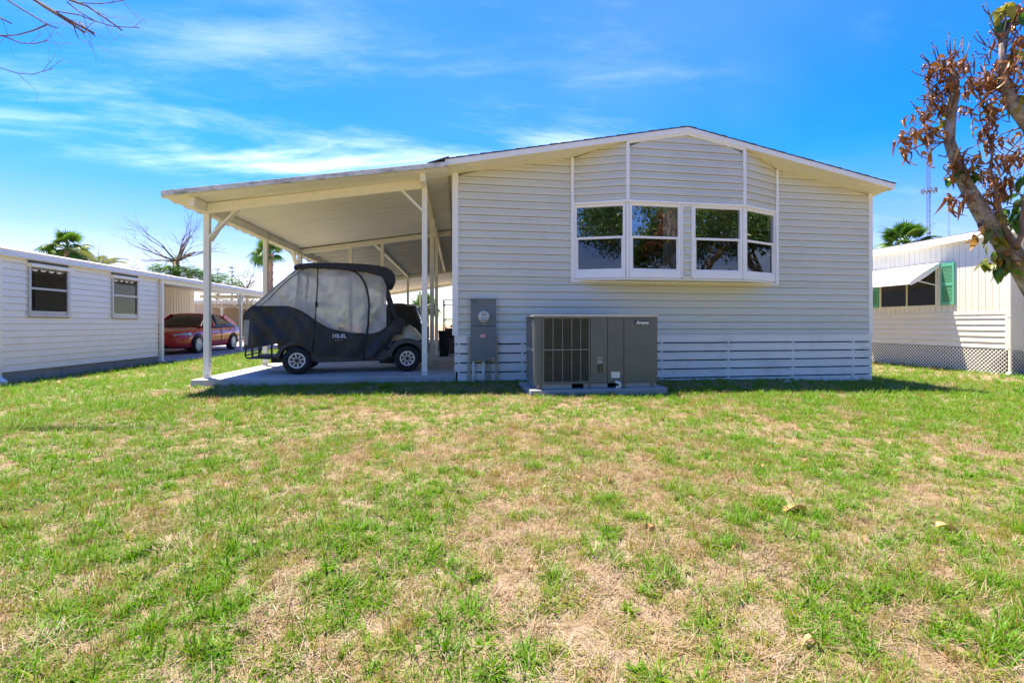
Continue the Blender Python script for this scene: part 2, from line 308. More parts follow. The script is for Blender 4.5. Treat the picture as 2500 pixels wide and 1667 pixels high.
# --- bay: three facets
BL = [(1.775, WY), (2.55, 7.03), (4.48, 7.03), (5.265, WY)]
zf = lambda x: 3.165+.19*min(x, 7.03-x)               # underside of the fascia, roof front
def soffz(x, y): t = (y-7.02)/(WY-7.02); return zf(x)*(1-t)+zs(x)*t
def facet_pt(p0, p1, s): L_ = math.dist(p0, p1); return (p0[0]+(p1[0]-p0[0])*s/L_, p0[1]+(p1[1]-p0[1])*s/L_)
for k in range(3):
    p0, p1 = BL[k], BL[k+1]; Ls = math.dist(p0, p1)
    dv = Vector((p1[0]-p0[0], p1[1]-p0[1])).normalized(); nv = Vector((dv.y, -dv.x))
    top = lambda s: soffz(*facet_pt(p0, p1, s))-(.045 if k == 1 else .0)
    def wpt(s, o, z): q = facet_pt(p0, p1, s); return (q[0]+nv.x*o, q[1]+nv.y*o, z)
    ss = [i*Ls/12 for i in range(13)]
    back = MB()
    back.add([wpt(s, -.03, 2.66) for s in ss]+[wpt(s, -.03, top(s)) for s in ss], [(i, i+1, 14+i, 13+i) for i in range(12)])
    bp_ = put('bay_panel', back, DSID, house, solid=.01)
    for a, b in levels(2.745, 3.78):
        def rngs(z):
            ok = [s for s in [i*Ls/200 for i in range(201)] if top(s) >= z]
            return (min(ok), max(ok)) if ok else None
        ra, rb = rngs(a+.004), rngs(b)
        if not ra: continue
        if not rb: c_ = sum(ra)/2 if k == 1 else (ra[1] if k == 0 else ra[0]); rb = (c_, c_+.001)
        plank(bp_, p0, p1, ra[0]+.01, ra[1]-.01, rb[0]+.01, rb[1]-.01, a, b)
    # head trim under the panel and sill board
    put('head_trim', MB().add([wpt(-.01, -.03, 2.705), wpt(Ls+.01, -.03, 2.705), wpt(Ls+.01, .034, 2.705), wpt(-.01, .034, 2.705), wpt(-.01, -.03, 2.745), wpt(Ls+.01, -.03, 2.745), wpt(Ls+.01, .034, 2.745), wpt(-.01, .034, 2.745)],
        [(0,3,2,1),(4,5,6,7),(0,1,5,4),(1,2,6,5),(2,3,7,6),(3,0,4,7)]), WHITE, house, bevel=.004)
    # windows of this facet: (start, end)
    wins = [(.02, Ls-.028)] if k == 0 else [(.028, .862), (1.062, Ls-.028)] if k == 1 else [(.028, Ls-.02)]
    for s0, s1 in wins:
        wz0, wz1 = 1.565, 2.705
        wo_ = put('window', MB().hexa([wpt(s0, -.04, wz0+.115), wpt(s1, -.04, wz0+.115), wpt(s1, .012, wz0+.115), wpt(s0, .012, wz0+.115), wpt(s0, -.04, wz0), wpt(s1, -.04, wz0), wpt(s1, .016, wz0), wpt(s0, .016, wz0)]), WHITE, house, bevel=.004)
        def rail(a, b, c, d, o0, o1, nm='frame', mt=WHITE):
            return put(nm, MB().hexa([wpt(a, o0, c), wpt(b, o0, c), wpt(b, o1, c), wpt(a, o1, c), wpt(a, o0, d), wpt(b, o0, d), wpt(b, o1, d), wpt(a, o1, d)]), mt, wo_, bevel=.003)
        fl, fr = .042, .042
        rail(s0, s0+fl, wz0+.115, wz1, -.04, .012); rail(s1-fr, s1, wz0+.115, wz1, -.04, .012); rail(s0+fl, s1-fr, wz1-.045, wz1, -.04, .010)
        rail(s0+fl, s1-fr, 2.166, 2.202, -.03, .004, 'meeting_rail')
        # lower sash stiles stand a little proud of the glass
        rail(s0+fl, s0+fl+.022, wz0+.115, 2.166, -.028, -.002, 'sash'); rail(s1-fr-.022, s1-fr, wz0+.115, 2.166, -.028, -.002, 'sash'); rail(s0+fl+.022, s1-fr-.022, wz0+.115, wz0+.140, -.028, -.002, 'sash')
        put('pane', MB().add([wpt(s0+fl, -.018, 2.202), wpt(s1-fr, -.018, 2.202), wpt(s1-fr, -.018, wz1-.045), wpt(s0+fl, -.018, wz1-.045)], [(0, 1, 2, 3)]), GLASS, wo_)
        put('pane', MB().add([wpt(s0+fl, -.022, wz0+.13), wpt(s1-fr, -.022, wz0+.13), wpt(s1-fr, -.022, 2.17), wpt(s0+fl, -.022, 2.17)], [(0, 1, 2, 3)]), GLASS2, wo_)
    if k == 1:   # narrow clad strip between the two middle windows
        st = put('bay_panel', MB().hexa([wpt(.862, -.03, 1.58), wpt(1.062, -.03, 1.58), wpt(1.062, .0, 1.58), wpt(.862, .0, 1.58), wpt(.862, -.03, 2.705), wpt(1.062, -.03, 2.705), wpt(1.062, .0, 2.705), wpt(.862, .0, 2.705)]), SID, house)
        for a, b in levels(1.60, 2.69): plank(st, p0, p1, .888, 1.036, .888, 1.036, a, b)
        for a in (.864, 1.036): put('bay_trim', MB().hexa([wpt(a, 0, 1.572), wpt(a+.024, 0, 1.572), wpt(a+.024, .026, 1.572), wpt(a, .026, 1.572), wpt(a, 0, 2.70), wpt(a+.024, 0, 2.70), wpt(a+.024, .026, 2.70), wpt(a, .026, 2.70)]), WHITE, house, bevel=.003)
        for c, d in ((1.566, 1.588), (2.676, 2.700)): put('bay_trim', MB().hexa([wpt(.89, 0, c), wpt(1.034, 0, c), wpt(1.034, .024, c), wpt(.89, .024, c), wpt(.89, 0, d), wpt(1.034, 0, d), wpt(1.034, .024, d), wpt(.89, .024, d)]), WHITE, house)
# upright trims of the bay
for (x, y, zt, zb) in ((1.762, WY-.02, 3.44, 1.53), (2.55, 7.03-.012, 3.60, 2.745), (4.48, 7.03-.012, 3.60, 2.745), (5.272, WY-.02, 3.44, 1.53)):
    put('bay_trim', MB().box(x-.024, x+.024, y-.024, y+.022, zb, zt), WHITE, house, bevel=.004)
for x in (2.55, 4.48): put('bay_trim', MB().box(x-.022, x+.022, 7.012, 7.05, 1.565, 2.70), WHITE, house, bevel=.004)
put('bay_bottom', MB().hexa([(1.76, WY, 1.53), (5.28, WY, 1.53), (4.50, 7.02, 1.53), (2.53, 7.02, 1.53), (1.76, WY, 1.562), (5.28, WY, 1.562), (4.50, 7.02, 1.562), (2.53, 7.02, 1.562)]), SOFF, house, bevel=.003)
put('bay_trim', MB().box(1.735, 5.30, WY-.035, WY-.019, 1.505, 1.532), WHITE, house)
# frieze along the top of the bay front
for sg in (0, 1):
    f = (lambda x: x) if sg == 0 else (lambda x: 7.03-x)
    xa, xb = 2.53, 3.515
    put('frieze', MB().hexa([(f(xa), 7.0, zf(xa)-.055), (f(xb), 7.0, zf(xb)-.055), (f(xb), 7.045, zf(xb)-.055), (f(xa), 7.045, zf(xa)-.055), (f(xa), 7.0, zf(xa)-.004), (f(xb), 7.0, zf(xb)-.004), (f(xb), 7.045, zf(xb)-.004), (f(xa), 7.045, zf(xa)-.004)]), TRIM, house)
    # soffit, fascia, roof deck
    e = -.15
    put('soffit', MB().add([(f(e), 7.02, zf(e)+.004), (f(3.515), 7.02, zf(3.515)+.004), (f(3.515), WY+.03, zs(3.515)+.004), (f(e), WY+.03, zs(e)+.004)], [(0, 1, 2, 3)]), SOFF, house, solid=.008)
    zr = lambda x: 3.235+.192*x
    put('fascia', MB().hexa([(f(-.16), 6.985, zr(-.16)-.095), (f(3.515), 6.985, zr(3.515)-.095), (f(3.515), 7.02, zr(3.515)-.095), (f(-.16), 7.02, zr(-.16)-.095), (f(-.16), 6.985, zr(-.16)-.01), (f(3.515), 6.985, zr(3.515)-.01), (f(3.515), 7.02, zr(3.515)-.01), (f(-.16), 7.02, zr(-.16)-.01)]), TRIM, house, bevel=.003)
    put('eave_board', MB().hexa([(f(-.175), 6.985, zr(-.16)-.095), (f(-.16), 6.985, zr(-.16)-.095), (f(-.16), 25.2, zr(-.16)-.095), (f(-.175), 25.2, zr(-.16)-.095), (f(-.175), 6.985, zr(-.16)-.01), (f(-.16), 6.985, zr(-.16)-.01), (f(-.16), 25.2, zr(-.16)-.01), (f(-.175), 25.2, zr(-.16)-.01)]), TRIM, house)
    put('eave_soffit', MB().add([(f(-.16), WY+.03, zr(-.16)-.08), (f(-.03), WY+.03, 3.10), (f(-.03), 25.2, 3.10), (f(-.16), 25.2, zr(-.16)-.08)], [(0, 1, 2, 3)]), SOFF, house)
    rf = put('roof', MB().hexa([(f(-.16), 7.021, zr(-.16)-.03), (f(3.515), 7.021, zr(3.515)-.03), (f(3.515), 25.2, zr(3.515)-.03), (f(-.16), 25.2, zr(-.16)-.03), (f(-.18), 6.99, zr(-.18)-.006), (f(3.515), 6.99, zr(3.515)-.006), (f(3.515), 25.2, zr(3.515)-.006), (f(-.18), 25.2, zr(-.18)-.006)]), SHING, house)
    for i in range(22):
        a, b = -.19+i*.17, -.19+(i+1)*.17+.012; b = min(b, 3.515)
        put('shingle_course', MB().hexa([(f(a), 6.975+.004*(i % 3), zr(a)-.004), (f(b), 6.975+.004*(i % 3), zr(b)-.005), (f(b), 25.22, zr(b)-.005), (f(a), 25.22, zr(a)-.004), (f(a), 6.975+.004*(i % 3), zr(a)+.012), (f(b), 6.975+.004*(i % 3), zr(b)+.002), (f(b), 25.22, zr(b)+.002), (f(a), 25.22, zr(a)+.012)]), SHING, rf)
    # soffit vent near the eave
    q = [(.16, 7.12), (.42, 7.12), (.42, 7.22), (.16, 7.22)]
    put('soffit_vent', MB().hexa([(f(x), y, soffz(x, y)-.012) for x, y in q]+[(f(x), y, soffz(x, y)+.0) for x, y in q]), SOFF, house, bevel=.003)
# curtain at the second window
put('curtain', MB().grid(lambda u, v: (3.14+u*.2, 7.075+.012*math.sin(u*30), 1.68+v*1.0), 24, 1), M('curtain_cloth', (.6, .62, .56), .9), house)
# --- skirting: louvred vinyl slats with gaps
sk = thing('skirting', 'pale grey horizontal slat skirting along the foot of the grey house', 'skirting', (3.5, 7.34, -.1))
gaps = [.553, .412, .271, .130, -.011, -.150]
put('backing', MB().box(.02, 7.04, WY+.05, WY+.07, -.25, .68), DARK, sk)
tops = [.690]+[g-.010 for g in gaps[:-1]]
brk = [-.06, .30, 1.0, 2.70, 3.26, 4.42, 5.6, 6.75, 7.09]
for r, (zt, zb) in enumerate(zip(tops, [g+.010 for g in gaps])):
    x0 = -.045 if r < 4 else .0
    segs = [(x0, 7.095)] if r < 4 else [(x0, 2.62), (2.86 if r == 4 else 2.99, 7.095)]
    for a, b in segs:
        plank(sk, (a, WY-.003), (b, WY-.003), 0, b-a, 0, b-a, zb, zt, SKIRT, 'slat', [(0, 0), (.018, .0), (.022, .12), (.019, .16), (.019, .8), (.026, .86), (.022, 1), (0, 1)])
for x in (.02, .235, .98, 2.66, 3.24, 4.40, 5.58, 6.74, 7.06):
    for g in gaps[:-1]:
        if x > 2.6 and x < 2.9 and g < .1: continue
        put('spacer', MB().box(x-.014, x+.014, WY-.018, WY+.05, g-.013, g+.013), SKIRT, sk)
for x in (2.875, 6.74, 7.06): put('skirt_leg', MB().box(x-.012, x+.012, WY-.012, WY+.03, -.21, gaps[-1]+.012), SKIRT, sk)
put('side_skirt', MB().box(-.04, -.028, WY+.03, 25, .0, .70), SKIRT, sk); put('side_skirt', MB().box(7.07, 7.082, WY+.03, 25, -.25, .70), SKIRT, sk)

# ------------------------------------------------------------------ carport
CP = M('carport_aluminium', (.85, .82, .70), .42, .03, 3, dirt=(.55, .49, .33), dscale=3, damt=.35)
CPF = M('weathered_fascia', (.66, .65, .58), .6, .08, 6, dirt=(.16, .15, .11), dscale=7, damt=.85, dcut=(.46, .68), stretch=(1, 1, 2.2))
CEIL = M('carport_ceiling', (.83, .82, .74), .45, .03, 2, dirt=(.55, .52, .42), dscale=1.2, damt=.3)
BOLT = M('bolt_steel', (.25, .2, .16), .5, metal=.8)
cpt = thing('carport', 'cream aluminium carport attached to the left side of the grey house', 'carport', (-2, 7.5, .085))
ct = lambda x: 2.591+.1585*(x+3.73)                    # top of the roof along the slope
def bolt(p, axis_, parent):
    put('bolt', MB().lathe([(.009, -.006), (.009, .004), (.005, .006)], p, axis_, 8), BOLT, parent)
def pan_roof(y0, y1, pitch, dep, mat, name, zoff=0.):
    n = int(round((y1-y0)/pitch)); sub = 8; pts = []
    for i in range(n*sub+1):
        y = y0+(y1-y0)*i/(n*sub); ph = (i % sub)/sub; pts.append((y, dep*(.5-.5*math.cos(2*math.pi*ph))**2))
    m = MB(); xs = [-3.78, -.14]; vs = []
    for x in xs:
        for y, d in pts: vs.append((x, y, ct(x)-.068+zoff-d))
    k = len(pts); m.add(vs, [(i, i+1, k+i+1, k+i) for i in range(k-1)])
    return put(name, m, mat, cpt)
pan_roof(7.0, 11.6, .30, .006, CEIL, 'ceiling')
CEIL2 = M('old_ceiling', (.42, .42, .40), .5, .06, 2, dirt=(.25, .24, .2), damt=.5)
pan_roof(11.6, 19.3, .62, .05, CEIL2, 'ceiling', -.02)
pan_roof(19.3, 26.0, .62, .05, CEIL, 'ceiling', -.05)
put('roof', MB().hexa([(-3.76, 7.0, ct(-3.76)-.05), (-.17, 7.0, ct(-.17)-.05), (-.17, 26, ct(-.17)-.05), (-3.76, 26, ct(-3.76)-.05), (-3.76, 7.0, ct(-3.76)), (-.17, 7.0, ct(-.17)), (-.17, 26, ct(-.17)), (-3.76, 26, ct(-3.76))]), CP, cpt)
# scalloped drip edge on the low side
m = MB(); vs = []; ny_ = 240
for i in range(ny_+1):
    y = 6.99+(26-6.99)*i/ny_; vs += [(-3.785, y, ct(-3.78)-.008), (-3.795, y, ct(-3.78)-.072-.022*(.5-.5*math.cos(2*math.pi*y/.31)))]
m.add(vs, [(2*i, 2*i+1, 2*i+3, 2*i+2) for i in range(ny_)]); put('drip_edge', m, CP, cpt, solid=.004)
put('fascia', MB().hexa([(-3.79, 6.965, ct(-3.79)-.07), (-.145, 6.965, ct(-.145)-.07), (-.145, 6.995, ct(-.145)-.07), (-3.79, 6.995, ct(-3.79)-.07), (-3.79, 6.965, ct(-3.79)), (-.145, 6.965, ct(-.145)), (-.145, 6.995, ct(-.145)), (-3.79, 6.995, ct(-3.79))]), CPF, cpt, bevel=.004)
put('flashing', MB().hexa([(-.42, 6.97, ct(-.42)+.002), (-.12, 6.97, ct(-.12)+.06), (-.12, 7.6, ct(-.12)+.06), (-.42, 7.6, ct(-.42)+.002), (-.42, 6.97, ct(-.42)+.012), (-.12, 6.97, ct(-.12)+.075), (-.12, 7.6, ct(-.12)+.075), (-.42, 7.6, ct(-.42)+.012)]), SHING, cpt)
# beams along the two post rows
zl, zr_ = ct(-3.5)-.075, ct(-.49)-.075
put('beam', MB().box(-3.545, -3.47, 7.12, 11.66, zl-.125, zl), CP, cpt, bevel=.004)
put('beam', MB().box(-.53, -.455, 7.12, 19.3, zr_-.125, zr_), CP, cpt, bevel=.004)
put('beam', MB().box(-3.50, -3.44, 11.66, 25.5, zl-.15, zl-.02), CP, cpt)
put('beam', MB().hexa([(-3.465, 7.44, zl-.14), (-.535, 7.44, zr_-.14), (-.535, 7.50, zr_-.14), (-3.465, 7.50, zl-.14), (-3.465, 7.44, zl-.005), (-.535, 7.44, zr_-.005), (-.535, 7.50, zr_-.005), (-3.465, 7.50, zl-.005)]), CP, cpt, bevel=.003)
put('beam', MB().hexa([(-3.47, 11.6, zl-.11), (-.16, 11.6, ct(-.16)-.19), (-.16, 11.68, ct(-.16)-.19), (-3.47, 11.68, zl-.11), (-3.47, 11.6, zl-.01), (-.16, 11.6, ct(-.16)-.085), (-.16, 11.68, ct(-.16)-.085), (-3.47, 11.68, zl-.01)]), CP, cpt, bevel=.003)
put('beam', MB().hexa([(-3.47, 19.3, zl-.20), (-.16, 19.3, ct(-.16)-.24), (-.16, 19.36, ct(-.16)-.24), (-3.47, 19.36, zl-.20), (-3.47, 19.3, zl-.06), (-.16, 19.3, ct(-.16)-.1), (-.16, 19.36, ct(-.16)-.1), (-3.47, 19.36, zl-.06)]), CP, cpt)
put('beam', MB().hexa([(-3.47, 25.4, zl-.24), (-.16, 25.4, ct(-.16)-.29), (-.16, 25.46, ct(-.16)-.29), (-3.47, 25.46, zl-.24), (-3.47, 25.4, zl-.1), (-.16, 25.4, ct(-.16)-.14), (-.16, 25.46, ct(-.16)-.14), (-3.47, 25.46, zl-.1)]), CP, cpt)
zm = ct(-1.89)-.09
put('beam', MB().box(-1.93, -1.86, 11.68, 19.3, zm-.10, zm-.01), CP, cpt)
def post(x, y, zt, sz=.075, foot=True):
    p = put('post', MB().box(x-sz/2, x+sz/2, y-sz/2, y+sz/2, .085, zt), CP, cpt, bevel=.004)
    if foot:
        put('foot_bracket', MB().box(x-sz/2-.003, x+sz/2+.003, y-sz/2-.003, y-sz/2+.001, .086, .20), CP, p)
        for s in (-.02, .02): bolt((x+s, y-sz/2-.006, .125), 'y', p)
    return p
pl1 = post(-3.535, 7.60, zl-.12); pl2 = post(-3.53, 9.72, zl-.12); pl3 = post(-3.5, 11.6, zl-.12, .085)
pr1 = post(-.49, 7.49, zr_-.12, .078); pr2 = post(-.49, 9.62, zr_-.12); pr3 = post(-.49, 11.66, zr_-.12)
for x in (-2.42, -1.72): post(x, 11.64, ct(x)-.16, .07)
post(-1.9, 19.33, zm-.1, .085); post(-3.47, 19.33, zl-.15, .085); post(-3.47, 25.43, zl-.2, .085); post(-1.9, 25.43, zm-.25, .085)
for z in (.0, .035, .07): bolt((-3.462, 9.72, zl-.03-z), 'x', pl2)
for z in (.0, .04, .08): bolt((-.447, 7.50, zr_-.04-z), 'x', pr1); bolt((-.447, 9.62, zr_-.04-z), 'x', pr2)
# knee braces
put('brace', MB().bar((-3.50, 7.565, 2.07), (-3.02, 7.545, 2.60), .03, .085, (0, -1, 0)), CP, cpt, bevel=.003)
put('brace', MB().bar((-3.515, 7.63, 2.05), (-3.515, 8.13, 2.52), .03, .08, (1, 0, 0)), CP, cpt, bevel=.003)
put('brace', MB().bar((-.50, 7.47, 2.54), (-.90, 7.47, 2.93), .03, .075, (0, -1, 0)), CP, cpt, bevel=.003)
put('brace', MB().bar((-.49, 7.50, 2.45), (-.49, 7.95, 2.95), .03, .07, (1, 0, 0)), CP, cpt, bevel=.003)
put('brace', MB().bar((-3.51, 11.56, 2.0), (-3.51, 11.06, 2.5), .03, .075, (1, 0, 0)), CP, cpt, bevel=.003)
# ------------------------------------------------------------------ golf cart (local frame: x forward, y away from the camera)
FAB = M('black_cover_fabric', (.022, .022, .022), .55, .08, 6, bump=.6, bscale=9)
FABR = M('black_roof_fabric', (.015, .015, .017), .6, .2, 5, bump=.2, bscale=20)
RUB = M('tyre_rubber', (.018, .018, .018), .8, .2, 20, bump=.3, bscale=80)
RIMM = M('wheel_silver', (.75, .76, .78), .35, .04, 5, metal=.35)
PLAST = M('dark_plastic', (.045, .048, .055), .45, .12, 6)
BEIGE = M('beige_cowl', (.50, .46, .33), .3, .03, 3, coat=.4)
BLKM = M('black_metal', (.02, .02, .02), .5, .1)
def vinyl():
    m = bpy.data.materials.new('clear_vinyl'); m.use_nodes = True; t = m.node_tree; t.nodes.clear(); n = t.nodes.new; l = t.links.new
    tr = n('ShaderNodeBsdfTransparent'); tr.inputs[0].default_value = (.92, .90, .84, 1)
    p = n('ShaderNodeBsdfPrincipled'); p.inputs['Base Color'].default_value = (.78, .75, .66, 1); p.inputs['Roughness'].default_value = .22
    tl = n('ShaderNodeBsdfTranslucent'); tl.inputs[0].default_value = (.82, .79, .70, 1)
    a = n('ShaderNodeMixShader'); a.inputs[0].default_value = .45; l(p.outputs[0], a.inputs[1]); l(tl.outputs[0], a.inputs[2])
    tcn = n('ShaderNodeTexCoord'); nz = n('ShaderNodeTexNoise'); nz.inputs['Scale'].default_value = 3.5; nz.inputs['Detail'].default_value = 5; nz.inputs['Distortion'].default_value = .8; l(tcn.outputs['Object'], nz.inputs[0])
    mr = n('ShaderNodeMapRange'); mr.inputs['To Min'].default_value = .58; mr.inputs['To Max'].default_value = .93; mr.inputs['From Min'].default_value = .3; mr.inputs['From Max'].default_value = .7; l(nz.outputs[0], mr.inputs[0])
    bp = n('ShaderNodeBump'); bp.inputs['Strength'].default_value = .35; bp.inputs['Distance'].default_value = .03; l(nz.outputs[0], bp.inputs['Height']); l(bp.outputs[0], p.inputs['Normal'])
    x = n('ShaderNodeMixShader'); l(mr.outputs[0], x.inputs[0]); l(tr.outputs[0], x.inputs[1]); l(a.outputs[0], x.inputs[2])
    o = n('ShaderNodeOutputMaterial'); l(x.outputs[0], o.inputs[0]); return m
VINYL = vinyl()
CLOC = (-2.414, 7.852, .085); CROT = R(8.02)
cart = thing('golf_cart', 'golf cart with silver eight-spoke wheels and beige front cowl under the carport', 'golf cart', CLOC, CROT, local=True)
def cartwheel(x, y0, y1, sgn):
    yo = y0 if sgn < 0 else y1; wd = abs(y1-y0)
    prof = [(.10, .05), (.118, .05), (.120, .006), (.150, .0), (.185, .008), (.205, .03), (.214, .06), (.214, wd-.06), (.205, wd-.03), (.185, wd-.008), (.120, wd-.006), (.118, wd-.05), (.10, wd-.05)]
    pr = [(r, y0+h) for r, h in prof]
    wl = put('wheel', MB().lathe(pr, (x, 0, .215), 'y', 36), RUB, cart, smooth=True)
    m = MB()
    # rim ring + eight spokes + hub, recessed a little from the outer face
    f = yo+(.012 if sgn < 0 else -.012); g = f+(.03 if sgn < 0 else -.03)
    m.lathe([(.100, f), (.119, f), (.119, g), (.100, g)], (x, 0, .215), 'y', 32, True)
    for k in range(8):
        t = 2*math.pi*k/8+.2; m.bar((x+.028*math.cos(t), f+(.008 if sgn < 0 else -.008), .215+.028*math.sin(t)), (x+.104*math.cos(t), f+(.008 if sgn < 0 else -.008), .215+.104*math.sin(t)), .016, .014, (0, 1, 0))
    put('rim', m, RIMM, wl)
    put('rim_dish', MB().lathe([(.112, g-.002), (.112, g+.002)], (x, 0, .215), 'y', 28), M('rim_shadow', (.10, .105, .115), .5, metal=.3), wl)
    put('hub_cap', MB().lathe([(.030, f+.004), (.030, f-.006 if sgn < 0 else f+.012), (.014, f-.009 if sgn < 0 else f+.014)], (x, 0, .215), 'y', 18), M('hub_black', (.03, .028, .02), .4), wl)
for x in (0, 1.627):
    cartwheel(x, 0, .20, -1); cartwheel(x, .93, 1.13, 1)
put('axle', MB().tube([(0, .15, .2), (0, 1.0, .2)], .04, 10), BLKM, cart); put('axle', MB().tube([(1.627, .15, .2), (1.627, 1.0, .2)], .03, 10), BLKM, cart)
# body: rocker, fenders, cowl
put('rocker_panel', MB().prism([(.17, .20), (.30, .175), (1.25, .185), (1.38, .24), (1.40, .34), (1.20, .40), (.2, .40)], lambda u, v, t: (u, t, v), .03, 1.10), PLAST, cart, bevel=.02)
put('chassis', MB().box(-.4, 1.75, .25, .88, .17, .26), BLKM, cart)
def arch(x, r0, r1, a0, a1, y0, y1, nm):
    pts = []
    for i in range(15): t = R(a0+(a1-a0)*i/14); pts.append((x+r1*math.cos(t), .215+r1*math.sin(t)))
    for i in range(14, -1, -1): t = R(a0+(a1-a0)*i/14); pts.append((x+r0*math.cos(t), .215+r0*math.sin(t)))
    m = MB(); n = len(pts)
    vs = [(u, y0, v) for u, v in pts]+[(u, y1, v) for u, v in pts]; k = 15
    fs = [(i, i+1, n-2-i, n-1-i) for i in range(k-1)]+[(n+i+1, n+i, 2*n-1-i, 2*n-2-i) for i in range(k-1)]+[(i, (i+1) % n, n+(i+1) % n, n+i) for i in range(n)]
    m.add(vs, fs); return put(nm, m, PLAST, cart, bevel=.006)
for y0, y1 in ((.0, .26), (.87, 1.13)):
    arch(0, .245, .30, 10, 172, y0, y1, 'rear_fender'); arch(1.627, .245, .325, 35, 172, y0, y1, 'front_fender')
prof = [(1.36, .50), (1.42, .62), (1.47, .70), (1.56, .765), (1.66, .765), (1.76, .69), (1.84, .585), (1.86, .50)]
m = MB(); vs = []
for j in range(13):
    t = j/12; y = .10+.93*t; e = math.sin(math.pi*t)**.45
    for u, v in prof: vs.append((1.36+(u-1.36)*(.93+.07*e)+.03*e*(u > 1.6), y, .50+(v-.50)*(.72+.28*e)))
m.add(vs, [(j*8+i, j*8+i+1, (j+1)*8+i+1, (j+1)*8+i) for j in range(12) for i in range(7)]+[tuple(range(8)), tuple(range(96, 104))])
put('cowl', m, BEIGE, cart, smooth=True)
put('bumper', MB().prism([(1.80, .30), (1.93, .31), (1.965, .38), (1.94, .47), (1.85, .52), (1.78, .52)], lambda u, v, t: (u, t, v), .10, 1.03), PLAST, cart, bevel=.03)
for y0, y1 in ((.055, .16), (.97, 1.075)):
    put('headlight', MB().hexa([(1.80, y0, .40), (1.90, y0, .385), (1.90, y1, .385), (1.80, y1, .40), (1.81, y0, .455), (1.89, y0, .47), (1.89, y1, .47), (1.81, y1, .455)]), M('lamp_lens', (.7, .7, .66), .12, spec=.8), cart, bevel=.012)
# rear: foot platform and its tube guard
m = MB().tube([(-.70, .10, .44), (-.715, .10, .30), (-.70, .10, .265), (-.30, .10, .245)], .012, 8); m.tube([(-.70, 1.03, .44), (-.715, 1.03, .30), (-.70, 1.03, .265), (-.30, 1.03, .245)], .012, 8); m.tube([(-.715, .10, .30), (-.715, 1.03, .30)], .012, 8)
for x in (-.62, -.53, -.36): m.box(x-.012, x+.012, .09, .115, .26, .45)
put('rear_guard', m, BLKM, cart); put('foot_plate', MB().box(-.66, -.26, .08, 1.05, .245, .275), PLAST, cart, bevel=.006)
put('rear_body', MB().prism([(-.28, .36), (.2, .36), (.24, .62), (-.1, .66), (-.30, .6)], lambda u, v, t: (u, t, v), .10, 1.03), PLAST, cart, bevel=.03)
SEAT = M('seat_vinyl', (.36, .32, .24), .5, .05)
for nm, b in (('seat', (.12, .60, .10, 1.03, .60, .72)), ('seat', (-.52, -.06, .10, 1.03, .58, .70))): put(nm, MB().box(*b), SEAT, cart, bevel=.04)
put('backrest', MB().bar((.10, .565, .72), (.02, .565, 1.12), .90, .11, (1, 0, 0)), SEAT, cart, bevel=.04); put('backrest', MB().bar((-.06, .565, .70), (.0, .565, 1.05), .90, .09, (1, 0, 0)), M('seat_dark', (.06, .055, .05), .6), cart, bevel=.03)
put('dashboard', MB().box(1.28, 1.44, .12, 1.0, .62, .86), PLAST, cart, bevel=.03)
m = MB(); m.tube([(.98+.06*math.cos(t), .36+.17*math.cos(t), 1.0+.15*math.sin(t)) if 0 else (1.0+.09*math.sin(t), .36+.17*math.cos(t), .98+.14*math.sin(t)) for t in [2*math.pi*i/20 for i in range(21)]], .014, 6); m.tube([(1.0, .36, .98), (1.32, .36, .74)], .018, 6); put('steering_wheel', m, BLKM, cart)
for x0, x1 in ((1.40, 1.27), (-.05, .02)):
    for y in (.12, 1.0): put('strut', MB().tube([(x0, y, .72), (x1, y, 1.62)], .016, 8), BLKM, cart)
put('roof_panel', MB().box(-.02, 1.36, .05, 1.08, 1.625, 1.655), BEIGE, cart, bevel=.01)

cov = thing('cart_cover', 'black and clear vinyl rain cover over the golf cart', 'cart cover', CLOC, CROT, local=True)
IX = np.interp
zb_ = lambda x: IX(x, [-.71, -.64, -.29, -.01, .19, .42, .95, 1.14, 1.32, 1.42, 1.50], [.39, .40, .48, .50, .33, .29, .22, .25, .43, .57, .66])
zc_ = lambda x: IX(x, [-.71, -.69, -.58, -.12, -.02, .08, .17, .26, .36, .47, .59, .71, .85, .99, 1.11, 1.20, 1.29, 1.36, 1.41, 1.50], [.90, .95, 1.035, 1.04, 1.01, .96, .90, .825, .76, .70, .665, .64, .622, .612, .62, .65, .71, .78, .84, .85])
zt_ = lambda x: IX(x, [-.71, -.69, -.58, -.30, 0.0, .3, 1.0, 1.23, 1.29, 1.50], [.905, .955, 1.05, 1.335, 1.63, 1.64, 1.61, 1.545, 1.42, .86])
def side_y(x, z):
    y = -.02+.055*max(0, (z-.45)/1.2)**1.6-.025*math.exp(-((x-.4)/.5)**2-((z-.7)/.3)**2)
    y += .030*max(0, (-.15-x))*1.2                                     # tucks in toward the tail
    f = .014*math.sin(9*(x+.35*z)+1.1)+.011*math.sin(17*(x-.5*z)+2.0*z)+.006*math.sin(31*(x+.8*z)+2*math.sin(5*z))+.004*math.sin(47*(x-.3*z))
    f += .018*math.sin(26*(x*.75+z*.62)+.5)*math.exp(-((x+.35)/.3)**2)
    f += .015*math.sin(21*(x-.9*z))*math.exp(-((x-1.15)/.3)**2)*(1 if z < .75 else .4)
    d = max(0., 1-abs(z-.62)/.5)
    f += -.016*d*abs(math.sin(11*(x+.25*z)+.7*math.sin(6*z)))**3+.012*d*abs(math.sin(7.3*(x-.4*z)+1.9))**4
    f += .013*math.sin(16*(z-.85*x)+.4)*math.exp(-((x+.42)/.22)**2-((z-.75)/.3)**2)
    return y+f
